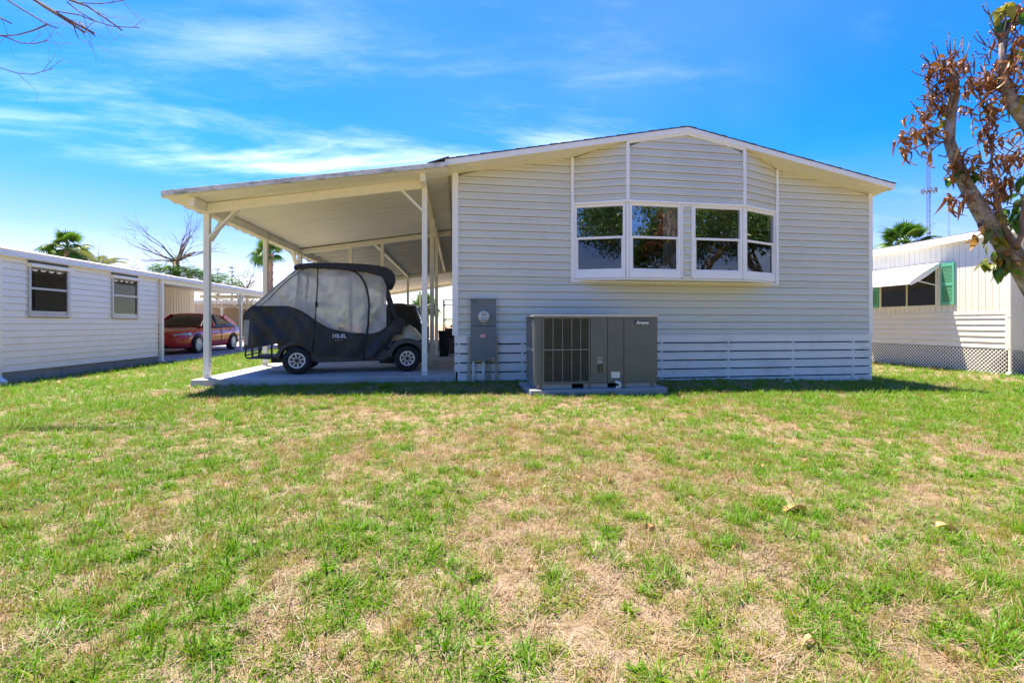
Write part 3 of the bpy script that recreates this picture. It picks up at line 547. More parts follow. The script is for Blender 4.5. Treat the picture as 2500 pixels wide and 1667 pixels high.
def sheet(za, zbf, nm, mat, x0, x1, nu=70, nv=18, ysgn=1):
    def fn(u, v):
        x = x0+(x1-x0)*u; z = za(x)+(zbf(x)-za(x))*v; y = side_y(x, z)
        return (x, y if ysgn > 0 else 1.13-y, z)
    return put(nm, MB().grid(fn, nu, nv), mat, cov, smooth=True)
for sg in (1, -1):
    sheet(zb_, zc_, 'side_skirt', FAB, -.71, 1.50, ysgn=sg); sheet(zc_, zt_, 'side_window', VINYL, -.70, 1.30, ysgn=sg)
# tail: clear upper part and black lower part across the width
def tail(z_hi, z_lo, nm, mat):
    P_ = [(1.63, 0.0), (1.335, -.30), (1.05, -.58), (.955, -.69), (.83, -.715), (.38, -.71)]
    def fn(u, v):
        z = z_hi+(z_lo-z_hi)*v; x = IX(z, [p[0] for p in P_][::-1], [p[1] for p in P_][::-1]); y0 = side_y(x, z); y = y0+(1.13-2*y0)*u
        return (x+.012*math.sin(7*y+5*z)-.01*math.sin(math.pi*u), y, z)
    return put(nm, MB().grid(fn, 24, 20), mat, cov, smooth=True)
tail(1.63, 1.05, 'rear_window', VINYL); tail(1.05, .40, 'rear_skirt', FAB)
# windscreen with its black edging
def ws(u, v): z = 1.43-.58*v; x = 1.285+.205*v; return (x+.012*math.sin(math.pi*u), .06+1.01*u, z)
put('windscreen', MB().grid(ws, 10, 8), VINYL, cov, smooth=True)
for y in (.035, 1.095): put('windscreen_edge', MB().bar((1.25, y, 1.50), (1.455, y, .84), .03, .075, (1, 0, 0)), FABR, cov, bevel=.012)
put('dash_flap', MB().grid(lambda u, v: (1.44+.20*v, .03+1.07*u, .86+.02*math.sin(3.1*v)-.10*v*v+.01*math.sin(12*u)), 16, 6), FAB, cov, smooth=True)
put('side_skirt', MB().grid(lambda u, v: (1.42+.05*v+.13*u, -.0+.01*math.sin(9*u), .60+.08*v+(.22-.09*u)*v), 8, 8), FAB, cov, smooth=True)
rp_ = [(-.05, 1.60), (-.045, 1.665), (.02, 1.695), (.2, 1.722), (.56, 1.738), (.95, 1.732), (1.18, 1.715), (1.31, 1.685), (1.40, 1.63), (1.445, 1.56), (1.452, 1.48), (1.42, 1.41), (1.38, 1.385), (1.34, 1.41), (1.29, 1.48), (1.22, 1.535), (1.0, 1.59), (.6, 1.622), (.2, 1.632)]
m = MB(); vs = []
for j in range(11):
    t = j/10; y = -.025+1.18*t; e = (math.sin(math.pi*min(max(t, .04), .96)))**.25
    for u, v in rp_: vs.append((.65+(u-.65)*(.96+.04*e), y, 1.6+(v-1.6)*(.75+.25*e if v > 1.6 else 1)))
n_ = len(rp_); m.add(vs, [(j*n_+i, j*n_+(i+1) % n_, (j+1)*n_+(i+1) % n_, (j+1)*n_+i) for j in range(10) for i in range(n_)]+[tuple(range(n_)), tuple(range(10*n_, 11*n_))])
put('roof_hood', m, FABR, cov, bevel=.012)
zl1 = [(.29, 1.64), (.285, 1.4), (.275, 1.1), (.262, .83), (.24, .55), (.22, .34)]
put('zip', MB().tube([(x, side_y(x, z)-.006, z) for x, z in zl1], .009, 6), FABR, cov, smooth=True)
zr1 = [(.42, 1.635), (.75, 1.625), (.84, 1.59), (.91, 1.53), (.97, 1.43), (1.01, 1.32), (1.03, 1.2), (1.04, 1.08), (1.035, .92), (1.03, .77), (1.005, .6), (.98, .47), (.965, .33), (.96, .19)]
put('zip', MB().tube([(x, side_y(x, max(z, .25))-.004, z) for x, z in zr1], .017, 6), FABR, cov, smooth=True)
put('toggle', MB().lathe([(.018, -.03), (.022, 0), (.018, .05)], (.279, -.03, 1.06), 'z', 10), FABR, cov)
put('corner_window', MB().add([(-.712, .006, .83), (-.630, -.012, .83), (-.655, -.012, .46), (-.712, .006, .47)], [(0, 1, 2, 3)]), VINYL, cov)
# edging where black meets clear
m = MB(); m.tube([(x, side_y(x, zc_(x))-.004, zc_(x)) for x in np.linspace(-.66, 1.42, 60)], .006, 5); put('hem', m, FABR, cov)
for pth in ([(.0, 1.60), (-.15, 1.46), (-.30, 1.315), (-.44, 1.17), (-.60, 1.02)], [(.10, 1.62), (-.05, 1.50), (-.20, 1.36), (-.36, 1.16), (-.48, 1.05)]):
    put('hem', MB().tube([(x, side_y(x, z)-.005, z) for x, z in pth], .006, 5), FABR, cov)
PRINT = M('white_print', (.72, .73, .76), .6, .02)
lg = put('logo_print', text_mesh('10L0L', .085, 'logo_print', bold=.002), PRINT, cov); lg.location = (.605, -.075, .585); lg.rotation_euler = (R(90), 0, 0)
lg2 = put('logo_print', text_mesh('. . . . .', .05, 'logo_print', bold=.002), PRINT, cov); lg2.location = (.60, -.075, .535); lg2.rotation_euler = (R(90), 0, 0)

# ------------------------------------------------------------------ air conditioner on its pad
ACG = M('ac_grey_paint', (.112, .122, .108), .5, .08, 4, dirt=(.075, .075, .06), dscale=2.5, damt=.45, bump=.05, bscale=120)
ACL = M('ac_light_grey', (.27, .28, .28), .5, .06, 3, dirt=(.16, .16, .14), damt=.4)
ACU = M('ac_bar_grey', (.125, .13, .12), .5, .08, 6)
ACM = M('ac_coil', (.045, .036, .030), .7, .3, 30, metal=.2)
pad = tag(put('concrete_pad', MB().prism([(.905, 6.0), (2.75, 6.0), (2.75, 6.92), (.80, 6.92)] and [(.905, 6.0), (2.73, 6.0), (2.75, 6.93), (.87, 6.93)], lambda u, v, t: (u, v, t), -.12, .022), M('pad_concrete', (.33, .325, .31), .9, .1, 4, bump=.4, bscale=70, dirt=(.22, .21, .19), damt=.5), bevel=.012), 'low grey concrete pad under the air conditioner', 'concrete pad')
ac = thing('air_conditioner', 'dark grey packaged air conditioner with louvred grille on a concrete pad', 'air conditioner', (1.79, 6.43, .022))
X0, X1, Y0, Y1 = .966, 2.62, 6.07, 6.80
put('coil', MB().box(X0+.045, 1.72, Y0+.03, Y1-.03, .10, .93), ACM, ac)
put('cabinet', MB().box(1.72, X1-.012, Y0+.02, Y1, .09, .945), ACG, ac)
put('back_panel', MB().box(X0, 1.72, Y1-.03, Y1, .09, .945), ACG, ac)
# rounded front-left corner post
pts = [(X0, Y0+.10)]+[(X0+.05-.05*math.cos(t), Y0+.05-.05*math.sin(t)) for t in [R(a) for a in (0, 22, 45, 68, 90)]]+[(1.055, Y0), (1.055, Y0+.02), (X0+.05, Y0+.02), (X0+.02, Y0+.05), (X0+.02, Y0+.10)]
put('corner_post', MB().prism(pts, lambda u, v, t: (u, v, t), .085, .94), ACG, ac)
for a, b in ((1.704, 1.928), (1.934, 2.150), (2.156, X1)): put('access_panel', MB().box(a, b, Y0, Y0+.02, .085, .94), ACG, ac, bevel=.004)
# grille frame, uprights and louvre fins
m = MB(); m.box(1.061, 1.698, Y0, Y0+.018, .085, .118); m.box(1.061, 1.698, Y0, Y0+.018, .926, .94); m.box(1.061, 1.092, Y0, Y0+.018, .118, .926); m.box(1.678, 1.698, Y0, Y0+.018, .118, .926); put('grille_frame', m, ACG, ac)
for x in (1.207, 1.33, 1.451, 1.568): put('grille_upright', MB().box(x-.007, x+.007, Y0-.002, Y0+.012, .118, .926), ACU, ac)
put('grille_rail', MB().box(1.092, 1.678, Y0-.003, Y0+.014, .513, .537), ACU, ac)
m = MB(); z = .128
while z < .92: m.bar((1.092, Y0+.012, z), (1.678, Y0+.012, z), .002, .017, (0, -.8, .6)) if not .5 < z < .55 else None; z += .0165
stuff(put('louvre_fins', m, ACG, ac))
# side grille: wire mesh
m = MB(); y = Y0+.11
while y < Y1-.03: m.box(X0+.002, X0+.006, y-.003, y+.003, .10, .93); y += .035
z = .11
while z < .93: m.box(X0+.0, X0+.004, Y0+.10, Y1-.02, z-.002, z+.002); z += .022
stuff(put('side_mesh', m, ACL, ac)); put('side_rail', MB().box(X0-.004, X0+.008, Y0+.10, Y1-.02, .50, .535), ACL, ac)
put('lid', MB().box(X0-.012, X1+.012, Y0-.012, Y1+.01, .943, .972), M('ac_lid', (.30, .31, .31), .4, .08, 4, dirt=(.14, .14, .13), damt=.5), ac, bevel=.006)
m = MB(); m.box(1.0, 1.455, Y0+.012, Y0+.03, .024, .082); m.box(1.61, 1.93, Y0+.012, Y0+.03, .024, .082); m.box(2.13, 2.60, Y0+.012, Y0+.03, .024, .082); m.box(1.0, 1.02, Y0+.03, Y1, .024, .082); m.box(2.58, 2.60, Y0+.03, Y1, .024, .082); put('base_rail', m, ACL, ac)
for x in (1.045, 1.69, 2.165, 2.545): put('strap', MB().box(x-.012, x+.012, Y0-.006, Y0+.0, .03, .17), M('strap_steel', (.16, .15, .13), .55, .2, 20, metal=.4), ac)
bd = put('badge', MB().box(2.298, 2.496, Y0-.006, Y0, .849, .898), M('badge_black', (.02, .02, .02), .4), ac, bevel=.003)
tx = put('badge_lettering', text_mesh('Amana', .062, 'badge_lettering', shear=.25, bold=.0018), M('badge_silver', (.75, .76, .74), .35, metal=.1), bd); tx.location = (2.403, Y0-.0075, .874); tx.rotation_euler = (R(90), 0, 0); tx.matrix_parent_inverse = Matrix()
put('label', MB().box(1.79, 1.862, Y0-.002, Y0, .345, .385), ACL, ac); put('label', MB().box(1.79, 1.862, Y0-.002, Y0, .392, .432), M('label_grey', (.22, .22, .21), .6), ac)
ot = put('outlet', MB().box(1.802, 1.863, Y0-.012, Y0, .227, .330), M('outlet_brown', (.03, .028, .02), .5), ac, bevel=.003)
for z in (.25, .295): put('socket', MB().lathe([(.012, -.002), (.012, .0)], (1.832, Y0-.0125, z), 'y', 12), M('socket_tan', (.16, .13, .07), .5), ot)
put('data_plate', MB().box(1.98, 2.097, Y0-.003, Y0, .153, .231), M('plate_white', (.62, .63, .62), .5, .05, 40), ac)
put('drain_pipe', MB().tube([(2.04, Y0+.02, .10), (2.04, Y0-.04, .10), (2.075, Y0-.05, .095), (2.085, Y0-.05, .06), (2.08, Y0-.05, .038), (2.03, Y0-.05, .036)], .019, 10), M('pvc_white', (.66, .65, .58), .5, .06, 8, dirt=(.4, .37, .28), damt=.5), ac, smooth=True)

# ------------------------------------------------------------------ electric meter cabinet
MET = M('meter_grey', (.155, .185, .185), .5, .05, 4, dirt=(.11, .12, .1), damt=.35)
GALV = M('galvanised_strut', (.34, .35, .28), .55, .1, 8, metal=.3, dirt=(.24, .23, .14), damt=.5)
PVC = MATS['pvc_white']
me_ = thing('electric_meter', 'grey electric meter cabinet with round dial and pink sticker on the house wall', 'electric meter', (.38, 7.28, 0))
put('upper_cover', MB().box(.197, .568, 7.245, 7.335, .832, 1.22), MET, me_, bevel=.004); lc = put('lower_cover', MB().box(.193, .566, 7.237, 7.335, .313, .826), MET, me_, bevel=.004)
put('cap', MB().box(.190, .574, 7.232, 7.335, 1.212, 1.228), MET, me_); put('label', MB().box(.205, .285, 7.243, 7.246, 1.165, 1.205), M('meter_label', (.10, .125, .135), .6), me_)
put('meter_ring', MB().lathe([(.088, .0), (.092, -.012), (.088, -.024), (.080, -.026), (.080, 0)], (.386, 7.245, .970), 'y', 32, True), M('ring_steel', (.5, .5, .48), .35, metal=.8), me_)
dl = put('dial', MB().lathe([(.078, -.024), (.078, -.030)], (.386, 7.245, .970), 'y', 32), M('dial_face', (.70, .68, .58), .5, .03), me_)
def chip(x0, x1, z0, z1, c, nm): put(nm, MB().box(x0, x1, 7.213, 7.216, z0, z1), M('print_'+nm, c, .5, .02), dl)
chip(.358, .372, 1.005, 1.025, (.6, .22, .14), 'red_mark'); chip(.400, .414, 1.005, 1.025, (.6, .22, .14), 'red_mark'); chip(.350, .420, .986, .998, (.05, .05, .03), 'register'); chip(.330, .440, .938, .946, (.10, .15, .22), 'dial_line'); chip(.345, .428, .905, .919, (.03, .15, .42), 'blue_band'); chip(.350, .42, .950, .965, (.5, .52, .6), 'dial_plate')
put('meter_glass', MB().lathe([(.082, -.026), (.080, -.06), (.070, -.085), (.045, -.097), (.01, -.10)], (.386, 7.245, .970), 'y', 32), glassmat('meter_dome', .06, (.95, .97, .97)), me_, smooth=True)
put('seal', MB().box(.397, .415, 7.225, 7.237, .832, .856), M('seal_grey', (.5, .5, .48), .5), me_)
st = put('sticker', MB().add([(.332, 7.2345, .702), (.406, 7.2345, .712), (.412, 7.2345, .662), (.337, 7.2345, .652)], [(0, 1, 2, 3)]), M('pink_sticker', (.85, .38, .38), .6, .03), lc)
put('hasp', MB().bar((.50, 7.232, .322), (.545, 7.232, .345), .012, .02), M('hasp_brass', (.5, .42, .28), .5, metal=.4), me_)
for x in (.168, .576): put('strut_post', MB().box(x-.019, x+.019, 7.255, 7.29, -.10, .67), GALV, me_, bevel=.003)
for x, r, mt, b in ((.238, .027, PVC, 1), (.388, .024, PVC, 1), (.447, .010, GALV, 0), (.486, .009, GALV, 0)):
    cd = put('conduit', MB().tube([(x, 7.285, .32), (x, 7.285, -.10)], r, 14), mt, me_, smooth=True)
    if b: put('coupling', MB().tube([(x, 7.285, .03 if x < .3 else .27), (x, 7.285, -.06 if x < .3 else .21)], r+.005, 14), mt, cd)
tag(put('cleanout_cap', MB().lathe([(.052, 0), (.052, .10), (.058, .10), (.058, .135), (.03, .137), (.03, .155), (.0, .155)], (5.17, 6.92, -.19), 'z', 20), PVC), 'short white plastic drain cleanout pipe standing in the grass', 'drain pipe')
# ------------------------------------------------------------------ white neighbour house on the left
LX = -8.15
LSID = M('white_siding', (.89, .85, .73), .5, .03, 2, dirt=(.55, .54, .47), dscale=2, damt=.35)
LALU = M('aluminium_frame', (.55, .55, .53), .4, .06, 5, metal=.5)
LROOF = M('white_roof_metal', (.80, .79, .77), .45, .05, 3, dirt=(.5, .5, .48), damt=.4)
nb = thing('white_house', 'white lap-sided mobile home at the left edge with two small windows', 'house', (LX, 12.5, -.2))
lwl = put('wall', MB().box(LX-.06, LX-.034, 10.19, 14.90, -.06, 2.12), DSID, nb)  # dark backing paints the shadow lines between the courses
zz_ = -.03; k = 0
wn = [(10.777, 11.777), (13.055, 14.037)]
while zz_ < 2.08:
    zt2 = min(zz_+.1266, 2.10)
    # split round the windows
    cuts = [(10.20, 14.90)] if zt2 < 1.02 or zz_ > 2.04 else [(10.20, 10.777), (11.777, 13.055), (14.037, 14.90)]
    for a, b in cuts: plank(lwl, (LX-.03, a), (LX-.03, b), 0, b-a, 0, b-a, zz_, zt2, LSID, prof=[(0, 0), (.024, 0), (.022, .12), (.006, 1), (0, 1)])
    zz_ += .1266
for (a, b) in ((10.14, 10.22),): put('corner_trim', MB().box(LX-.06, LX+.012, a, b, -.1, 2.1), LSID, nb, bevel=.004)
put('front_wall', MB().box(-12.2, LX-.06, 10.16, 10.19, -.1, 2.12), LSID, nb); put('rear_wall', MB().box(-12.2, LX-.06, 14.87, 14.89, -.1, 2.12), LSID, nb)
for a, b in wn:
    wnd = put('window', MB().box(LX-.05, LX-.02, a+.03, b-.03, 1.04, 2.02), DARK, nb)
    m = MB(); m.box(LX-.02, LX+.02, a, a+.045, 1.03, 2.03); m.box(LX-.02, LX+.02, b-.075, b, 1.03, 2.03); m.box(LX-.02, LX+.03, a-.01, b+.01, 1.0, 1.045); put('frame', m, LALU, wnd, bevel=.003)
    put('awning_box', MB().box(LX-.02, LX+.075, a-.02, b+.03, 1.965, 2.035), LSID, wnd, bevel=.006)
    put('meeting_rail', MB().box(LX-.012, LX+.012, a+.045, b-.075, 1.535, 1.575), LALU, wnd)
    put('sash', MB().box(LX-.016, LX+.006, a+.045, b-.075, 1.045, 1.115), LALU, wnd)
    m = MB(); 
    for i in range(4): m.box(LX-.012, LX-.004, a+.10+i*(b-a-.22)/4, a+.10+i*(b-a-.22)/4+.11, 1.895, 1.925)
    put('latch_clips', m, LSID, wnd)
    for c, d in ((1.115, 1.535), (1.575, 1.965)): put('pane', MB().add([(LX-.008, a+.045, c), (LX-.008, b-.075, c), (LX-.008, b-.075, d), (LX-.008, a+.045, d)], [(0, 1, 2, 3)]), glassmat('old_glass', .06, (.4, .4, .4)), wnd)
# roof and its ribbed fascia, running on over the carport
rfl = put('roof', MB().hexa([(-12.4, 10.0, 2.40), (LX+.06, 10.0, 2.17), (LX+.06, 25.3, 2.17), (-12.4, 25.3, 2.40), (-12.4, 10.0, 2.46), (LX+.06, 10.0, 2.25), (LX+.06, 25.3, 2.25), (-12.4, 25.3, 2.46)]), LROOF, nb)
put('fascia', MB().prism([(0, 0), (.10, 0), (.115, .012), (.10, .03), (.112, .06), (.10, .09), (.115, .13), (.09, .155), (0, .165)], lambda u, v, t: (LX-.02+u, t, 2.095+v), 10.0, 15.45), LROOF, rfl)
put('fascia', MB().prism([(0, 0), (.09, 0), (.10, .02), (.09, .07), (.10, .11), (.08, .135), (0, .14)], lambda u, v, t: (LX-.02+u, t, 2.115+v), 15.47, 25.3), LROOF, rfl)
put('downspout', MB().box(LX-.02, LX+.06, 14.93, 15.03, -.17, 2.10), LSID, nb, bevel=.006); put('downspout', MB().bar((LX+.02, 14.96, -.16), (LX+.16, 14.86, -.2), .08, .07), LSID, nb)
put('downspout', MB().bar((LX-.02, 10.12, -.1), (LX+.2, 10.02, -.2), .09, .08), LSID, nb)
for i, (a, b) in enumerate(((10.2, 11.6), (11.62, 13.2), (13.22, 14.88))): put('foundation_block', MB().box(LX-.09, LX-.035, a, b, -.45, -.03), M('block_grey', (.30, .29, .27), .95, .12, 5, bump=.4), nb)
# its carport: inner panel wall, posts with V braces, lattice at the end
ipw = put('inner_wall', MB().box(-12.0, -11.9, 14.9, 24.4, -.17, 2.36), LSID, nb)
for i in range(46): put('wall_panel', MB().prism([(0, 0), (.012, .0), (.025, .02), (.025, .16), (.012, .18), (0, .18)], lambda u, v, t: (-11.9+u, 14.95+i*.2+v, t), -.17, 2.36), LSID, ipw)
put('beam', MB().box(LX-.08, LX+.0, 15.05, 25.2, 2.0, 2.11), CP, nb); put('beam', MB().box(-12, LX, 25.1, 25.2, 2.1, 2.24), CP, nb)
def vpost(x, y, z0, zt, par, s=.08, dx=.28, ax='x'):
    p = put('post', MB().box(x-s/2, x+s/2, y-s/2, y+s/2, z0, zt), CP, par)
    for q in (-1, 1): put('brace', MB().bar((x, y, zt-.45), (x+q*dx, y, zt-.02) if ax == 'x' else (x, y+q*dx, zt-.02), .05, .05, (0, 1, 0) if ax == 'x' else (1, 0, 0)), CP, p)
for x in (-9.95, -8.2): vpost(x, 25.15, -.17, 2.1, nb)
vpost(LX-.04, 20.1, -.17, 2.0, nb, ax='y')
def lattice(fn, w_, h_, pitch, sw, name, mat, parent, th=.008):
    """crossed diagonal strips clipped to w x h; fn(u,v,o)->world"""
    m = MB()
    for sg, o in ((1, 0), (-1, th)):
        c = -h_
        while c < w_+h_:
            # line u = c + sg*(v) ; clip to the rectangle
            a0, a1 = (c, c+h_) if sg > 0 else (c+h_, c)
            lo, hi = 0., 1.
            for bnd in (0, w_):
                d_ = a1-a0
                t = (bnd-a0)/d_
                if d_ > 0:
                    if bnd == 0: lo = max(lo, t)
                    else: hi = min(hi, t)
                else:
                    if bnd == 0: hi = min(hi, t)
                    else: lo = max(lo, t)
            if hi-lo > .01:
                u0, v0, u1, v1 = a0+(a1-a0)*lo, h_*lo, a0+(a1-a0)*hi, h_*hi; k_ = sw*.7071
                q = [(u0-k_, v0), (u0+k_, v0), (u1+k_, v1), (u1-k_, v1)]; q = [(min(max(a, 0), w_), b) for a, b in q]
                m.add([fn(a, b, o) for a, b in q]+[fn(a, b, o+th) for a, b in q], [(0, 1, 2, 3), (7, 6, 5, 4), (0, 4, 5, 1), (1, 5, 6, 2), (2, 6, 7, 3), (3, 7, 4, 0)])
            c += pitch*1.4142
    return stuff(put(name, m, mat, parent))
lattice(lambda u, v, o: (-11.8+u, 25.12+o, 1.72+v), 3.6, .42, .11, .022, 'lattice', CP, nb)
put('lattice_rail', MB().box(-11.85, -8.15, 25.1, 25.15, 1.66, 1.73), CP, nb)
lattice(lambda u, v, o: (-11.85+u*.9, 24.6+o, -.1+v), .32, 2.3, .16, .03, 'lattice', CP, nb)

# ------------------------------------------------------------------ cars (local frame: nose towards -y)
def car(label, loc, rz, paint, glass, scale=1., lowglass=None):
    c = thing('parked_car', label, 'car', loc, rz, local=True)
    c.scale = (scale,)*3
    # lower body: stations along y, ring points round the section
    st_y = [0, .05, .18, .45, .85, 1.25, 1.6, 2.3, 3.0, 3.7, 4.2, 4.5, 4.61, 4.64]
    hw = [.52, .66, .78, .86, .885, .888, .888, .888, .888, .88, .86, .80, .72, .62]
    zb = [.32, .22, .19, .18, .17, .17, .17, .17, .17, .18, .22, .27, .33, .42]
    zm = [.50, .56, .62, .66, .70, .73, .74, .76, .78, .80, .80, .78, .74, .68]
    zt = [.60, .68, .76, .83, .90, .95, .96, .96, .97, 1.0, 1.02, 1.02, .98, .90]
    tw = [.42, .54, .64, .72, .755, .76, .76, .76, .75, .73, .70, .66, .62, .55]
    vs = []; n = 12
    for y, a, b, m_, t, w2 in zip(st_y, hw, zb, zm, zt, tw):
        half = [(0, b), (a*.86, b), (a*.97, b+.07), (a, m_-.12), (a*.985, m_), (w2, t-.03), (w2*.6, t+.005)]
        ring = half+[(-x, z) for x, z in half[::-1][:-1]]+[]
        ring = [(x, z) for x, z in ring]; n = len(ring)
        for x, z in ring: vs.append((x, y, z))
    m = MB().add(vs, [(i*n+j, i*n+(j+1) % n, (i+1)*n+(j+1) % n, (i+1)*n+j) for i in range(len(st_y)-1) for j in range(n)]+[tuple(range(n)), tuple((len(st_y)-1)*n+j for j in range(n))])
    body = put('body', m, paint, c, smooth=True)
    k = body.modifiers.new('sub', 'SUBSURF'); k.levels = 1; k.render_levels = 1
    # cabin: roof, pillars and glass
    prof = [(1.28, .945), (2.0, 1.40), (2.35, 1.455), (2.95, 1.455), (3.5, 1.375), (4.22, 1.0)]
    def cab(y, z):   # half width of the cabin at height z
        return .745-(z-.95)*.36
    belt = lambda y: .945+.02*(y-1.28)
    # roof skin
    ry = [1.98, 2.1, 2.35, 2.65, 2.95, 3.25, 3.5, 3.56]; rz_ = [1.385, 1.422, 1.452, 1.462, 1.455, 1.425, 1.375, 1.355]
    m = MB(); vs = []
    for y, z in zip(ry, rz_):
        w2 = cab(y, z)
        for t in (-1, -.92, -.6, 0, .6, .92, 1): vs.append((w2*t, y, z-(.05 if abs(t) == 1 else .012 if abs(t) > .9 else 0)+.012*(1-t*t)))
    m.add(vs, [(i*7+j, i*7+j+1, (i+1)*7+j+1, (i+1)*7+j) for i in range(7) for j in range(6)]); put('roof', m, paint, c, smooth=True, solid=.02)
    # dark glazed cabin volume under the roof skin
    cy = [1.27, 1.6, 2.0, 2.35, 2.95, 3.5, 3.9, 4.24]; cz = [.95, 1.165, 1.385, 1.435, 1.44, 1.36, 1.17, 1.0]; m = MB(); vs = []
    for y, z in zip(cy, cz):
        w2 = cab(y, z)
        for x_, zz2 in ((-.745, .93), (-(w2-.02), z-.02), (-w2*.7, z), (0, z+.012), (w2*.7, z), (w2-.02, z-.02), (.745, .93)): vs.append((x_, y-.03*(1-abs(x_)) if y < 2.1 else y, max(zz2, .93)))
    m.add(vs, [(i*7+j, i*7+j+1, (i+1)*7+j+1, (i+1)*7+j) for i in range(7) for j in range(6)]); put('cabin_glass', m, glass, c, smooth=True)
    for s in (-1, 1):
        def P2(y, z, o=0): return (s*(cab(y, z)+o), y, z)
        for a, b, w_ in (((1.30, .95), (2.02, 1.395), .07), ((4.15, 1.0), (3.42, 1.37), .17)): put('pillar', MB().bar(P2(*a, -.01), P2(*b, -.01), w_, .04, (s, 0, 0)), paint, c, bevel=.01)
        put('pillar', MB().bar(P2(2.59, .97, -.005), P2(2.59, 1.39, -.005), .08, .02, (s, 0, 0)), M('car_black', (.015, .015, .016), .3), c)
        put('window_trim', MB().tube([P2(1.62, .965, .002), P2(2.6, .972, .002), P2(3.5, .985, .002), P2(3.9, 1.03, .002)], .012, 6), M('car_black', (.015, .015, .016), .3), c)
        mr = put('mirror', MB().lathe([(.03, -.09), (.075, -.06), (.085, 0), (.07, .06), (.02, .085)], (s*.93, 1.72, 1.0), 'x', 12), paint, c, smooth=True)
        put('headlight', MB().grid(lambda u, v: (s*(.50+.36*u), .055+.40*u**1.5-.008, .585+.05*u+(.085+.03*u)*v), 8, 3), M('head_lens', (.55, .58, .6), .08, .1, 8, spec=.9, metal=.4), c, smooth=True, solid=.03)
        for y in (2.72, 3.36): put('door_handle', MB().box(s*.886-.02, s*.886+.02, y-.09, y+.09, .80, .825), paint, c, bevel=.008)
        for y in (1.50, 2.60, 3.66): put('door_seam', MB().box(s*.889-.006, s*.889+.006, y-.004, y+.004, .25, .92), M('car_black', (.015, .015, .016), .3), c)
        for y in (.90, 3.60):
            wl = put('wheel', MB().lathe([(.19, .05), (.215, .05), (.218, .0), (.285, .005), (.315, .03), (.318, .10), (.315, .18), (.28, .205), (.218, .205), (.215, .155), (.19, .155)], (s*.70 if s > 0 else -.90, 0, .318) if 0 else ((.695 if s > 0 else -.90), y, .318), 'x', 28), RUB, c, smooth=True)
            m = MB(); xo = s*.895
            m.lathe([(.195, xo-.012), (.22, xo-.012), (.22, xo+.004), (.195, xo+.004)], (0, y, .318), 'x', 28, True)
            for q in range(10): t = 2*math.pi*q/10; m.bar((xo, y+.03*math.cos(t), .318+.03*math.sin(t)), (xo-s*.01, y+.20*math.cos(t), .318+.20*math.sin(t)), .045, .012, (s, 0, 0))
            put('hubcap', m, RIMM, wl); put('hub_shadow', MB().lathe([(.20, xo-s*.03), (.20, xo-s*.035)], (0, y, .318), 'x', 24), M('car_black', (.015, .015, .016), .3), wl)
            put('wheel_arch', MB().tube([(s*.862, y+.375*math.cos(t), .318+.355*math.sin(t)) for t in [math.pi*i/14 for i in range(15)]], .032, 6), M('arch_black', (.01, .01, .01), .8), c)
    put('grille', MB().grid(lambda u, v: (-.46+.92*u, .005+.05*abs(2*u-1)**2, .20+.20*v), 8, 3), M('car_grille', (.012, .012, .013), .5), c, solid=.02)
    put('upper_grille', MB().grid(lambda u, v: (-.44+.88*u, -.004+.06*abs(2*u-1)**2, .545+.035*v), 8, 2), M('car_grille', (.012, .012, .013), .5), c, solid=.02)
    em = put('emblem', MB().lathe([(.055, -.004), (.07, .0), (.07, .006), (.055, .008)], (0, -.012, .60), 'y', 20, True), RIMM, c); em.scale = (1, 1, .68); em.location = (0, 0, .192)
    put('plate', MB().box(-.16, .16, -.012, .0, .36, .46), M('car_black', (.015, .015, .016), .3), c)
    for s in (-1, 1): put('fog_recess', MB().add([(s*.55, .06, .26), (s*.74, .17, .28), (s*.72, .16, .38), (s*.60, .075, .36)], [(0, 1, 2, 3)]), M('car_grille', (.012, .012, .013), .5), c, solid=.02)
    return c
RED = M('red_car_paint', (.72, .02, .010), .25, .02, 2, coat=1.0, spec=.5, metal=.0)
SILV = M('silver_car_paint', (.5, .52, .52), .28, .02, 2, coat=.8)
CG = M('car_glass', (.018, .022, .02), .06, .05, 2, spec=.9)
car('red sedan parked under the white carport on the left, nose towards the lawn', (-9.95, 18.0, -.17), R(0), RED, CG)
car('silver car parked deep in the carport behind the covered golf cart', (-1.95, 14.6, .085), 0, SILV, CG)

# ------------------------------------------------------------------ things deeper in the carport
m = MB(); vs = []; K = 18
rows = [(0, .46, .34), (.05, .47, .35), (.4, .45, .33), (.75, .42, .30), (.98, .36, .26), (1.12, .26, .19), (1.19, .12, .09), (1.2, .02, .02)]
for h, a, b in rows:
    for i in range(K):
        t = 2*math.pi*i/K; f = 1+.06*math.sin(5*t+3*h)+.03*math.sin(9*t); ca, sa = math.cos(t), math.sin(t)
        vs.append((a*f*math.copysign(abs(ca)**.6, ca)-.12*h*.5, b*f*math.copysign(abs(sa)**.6, sa), h))
m.add(vs, [(i*K+j, i*K+(j+1) % K, (i+1)*K+(j+1) % K, (i+1)*K+j) for i in range(len(rows)-1) for j in range(K)])
g = put('grill_cover', m, FAB, smooth=True); g.location = (-1.12, 10.25, .087); tag(g, 'black cloth cover draped over a bulky object behind the golf cart', 'cover')
bn = thing('storage_bin', 'tall black storage bin standing beside the house behind the carport posts', 'bin', (-.32, 11.9, .085))
put('body', MB().hexa([(-.42, 11.75, .087), (-.22, 11.75, .087), (-.22, 12.05, .087), (-.42, 12.05, .087), (-.45, 11.72, .66), (-.19, 11.72, .66), (-.19, 12.08, .66), (-.45, 12.08, .66)]), M('bin_black', (.015, .015, .015), .6, .1), bn, bevel=.015)
put('lid', MB().box(-.46, -.18, 11.71, 12.09, .66, .70), M('bin_black', (.015, .015, .015), .6, .1), bn, bevel=.012)
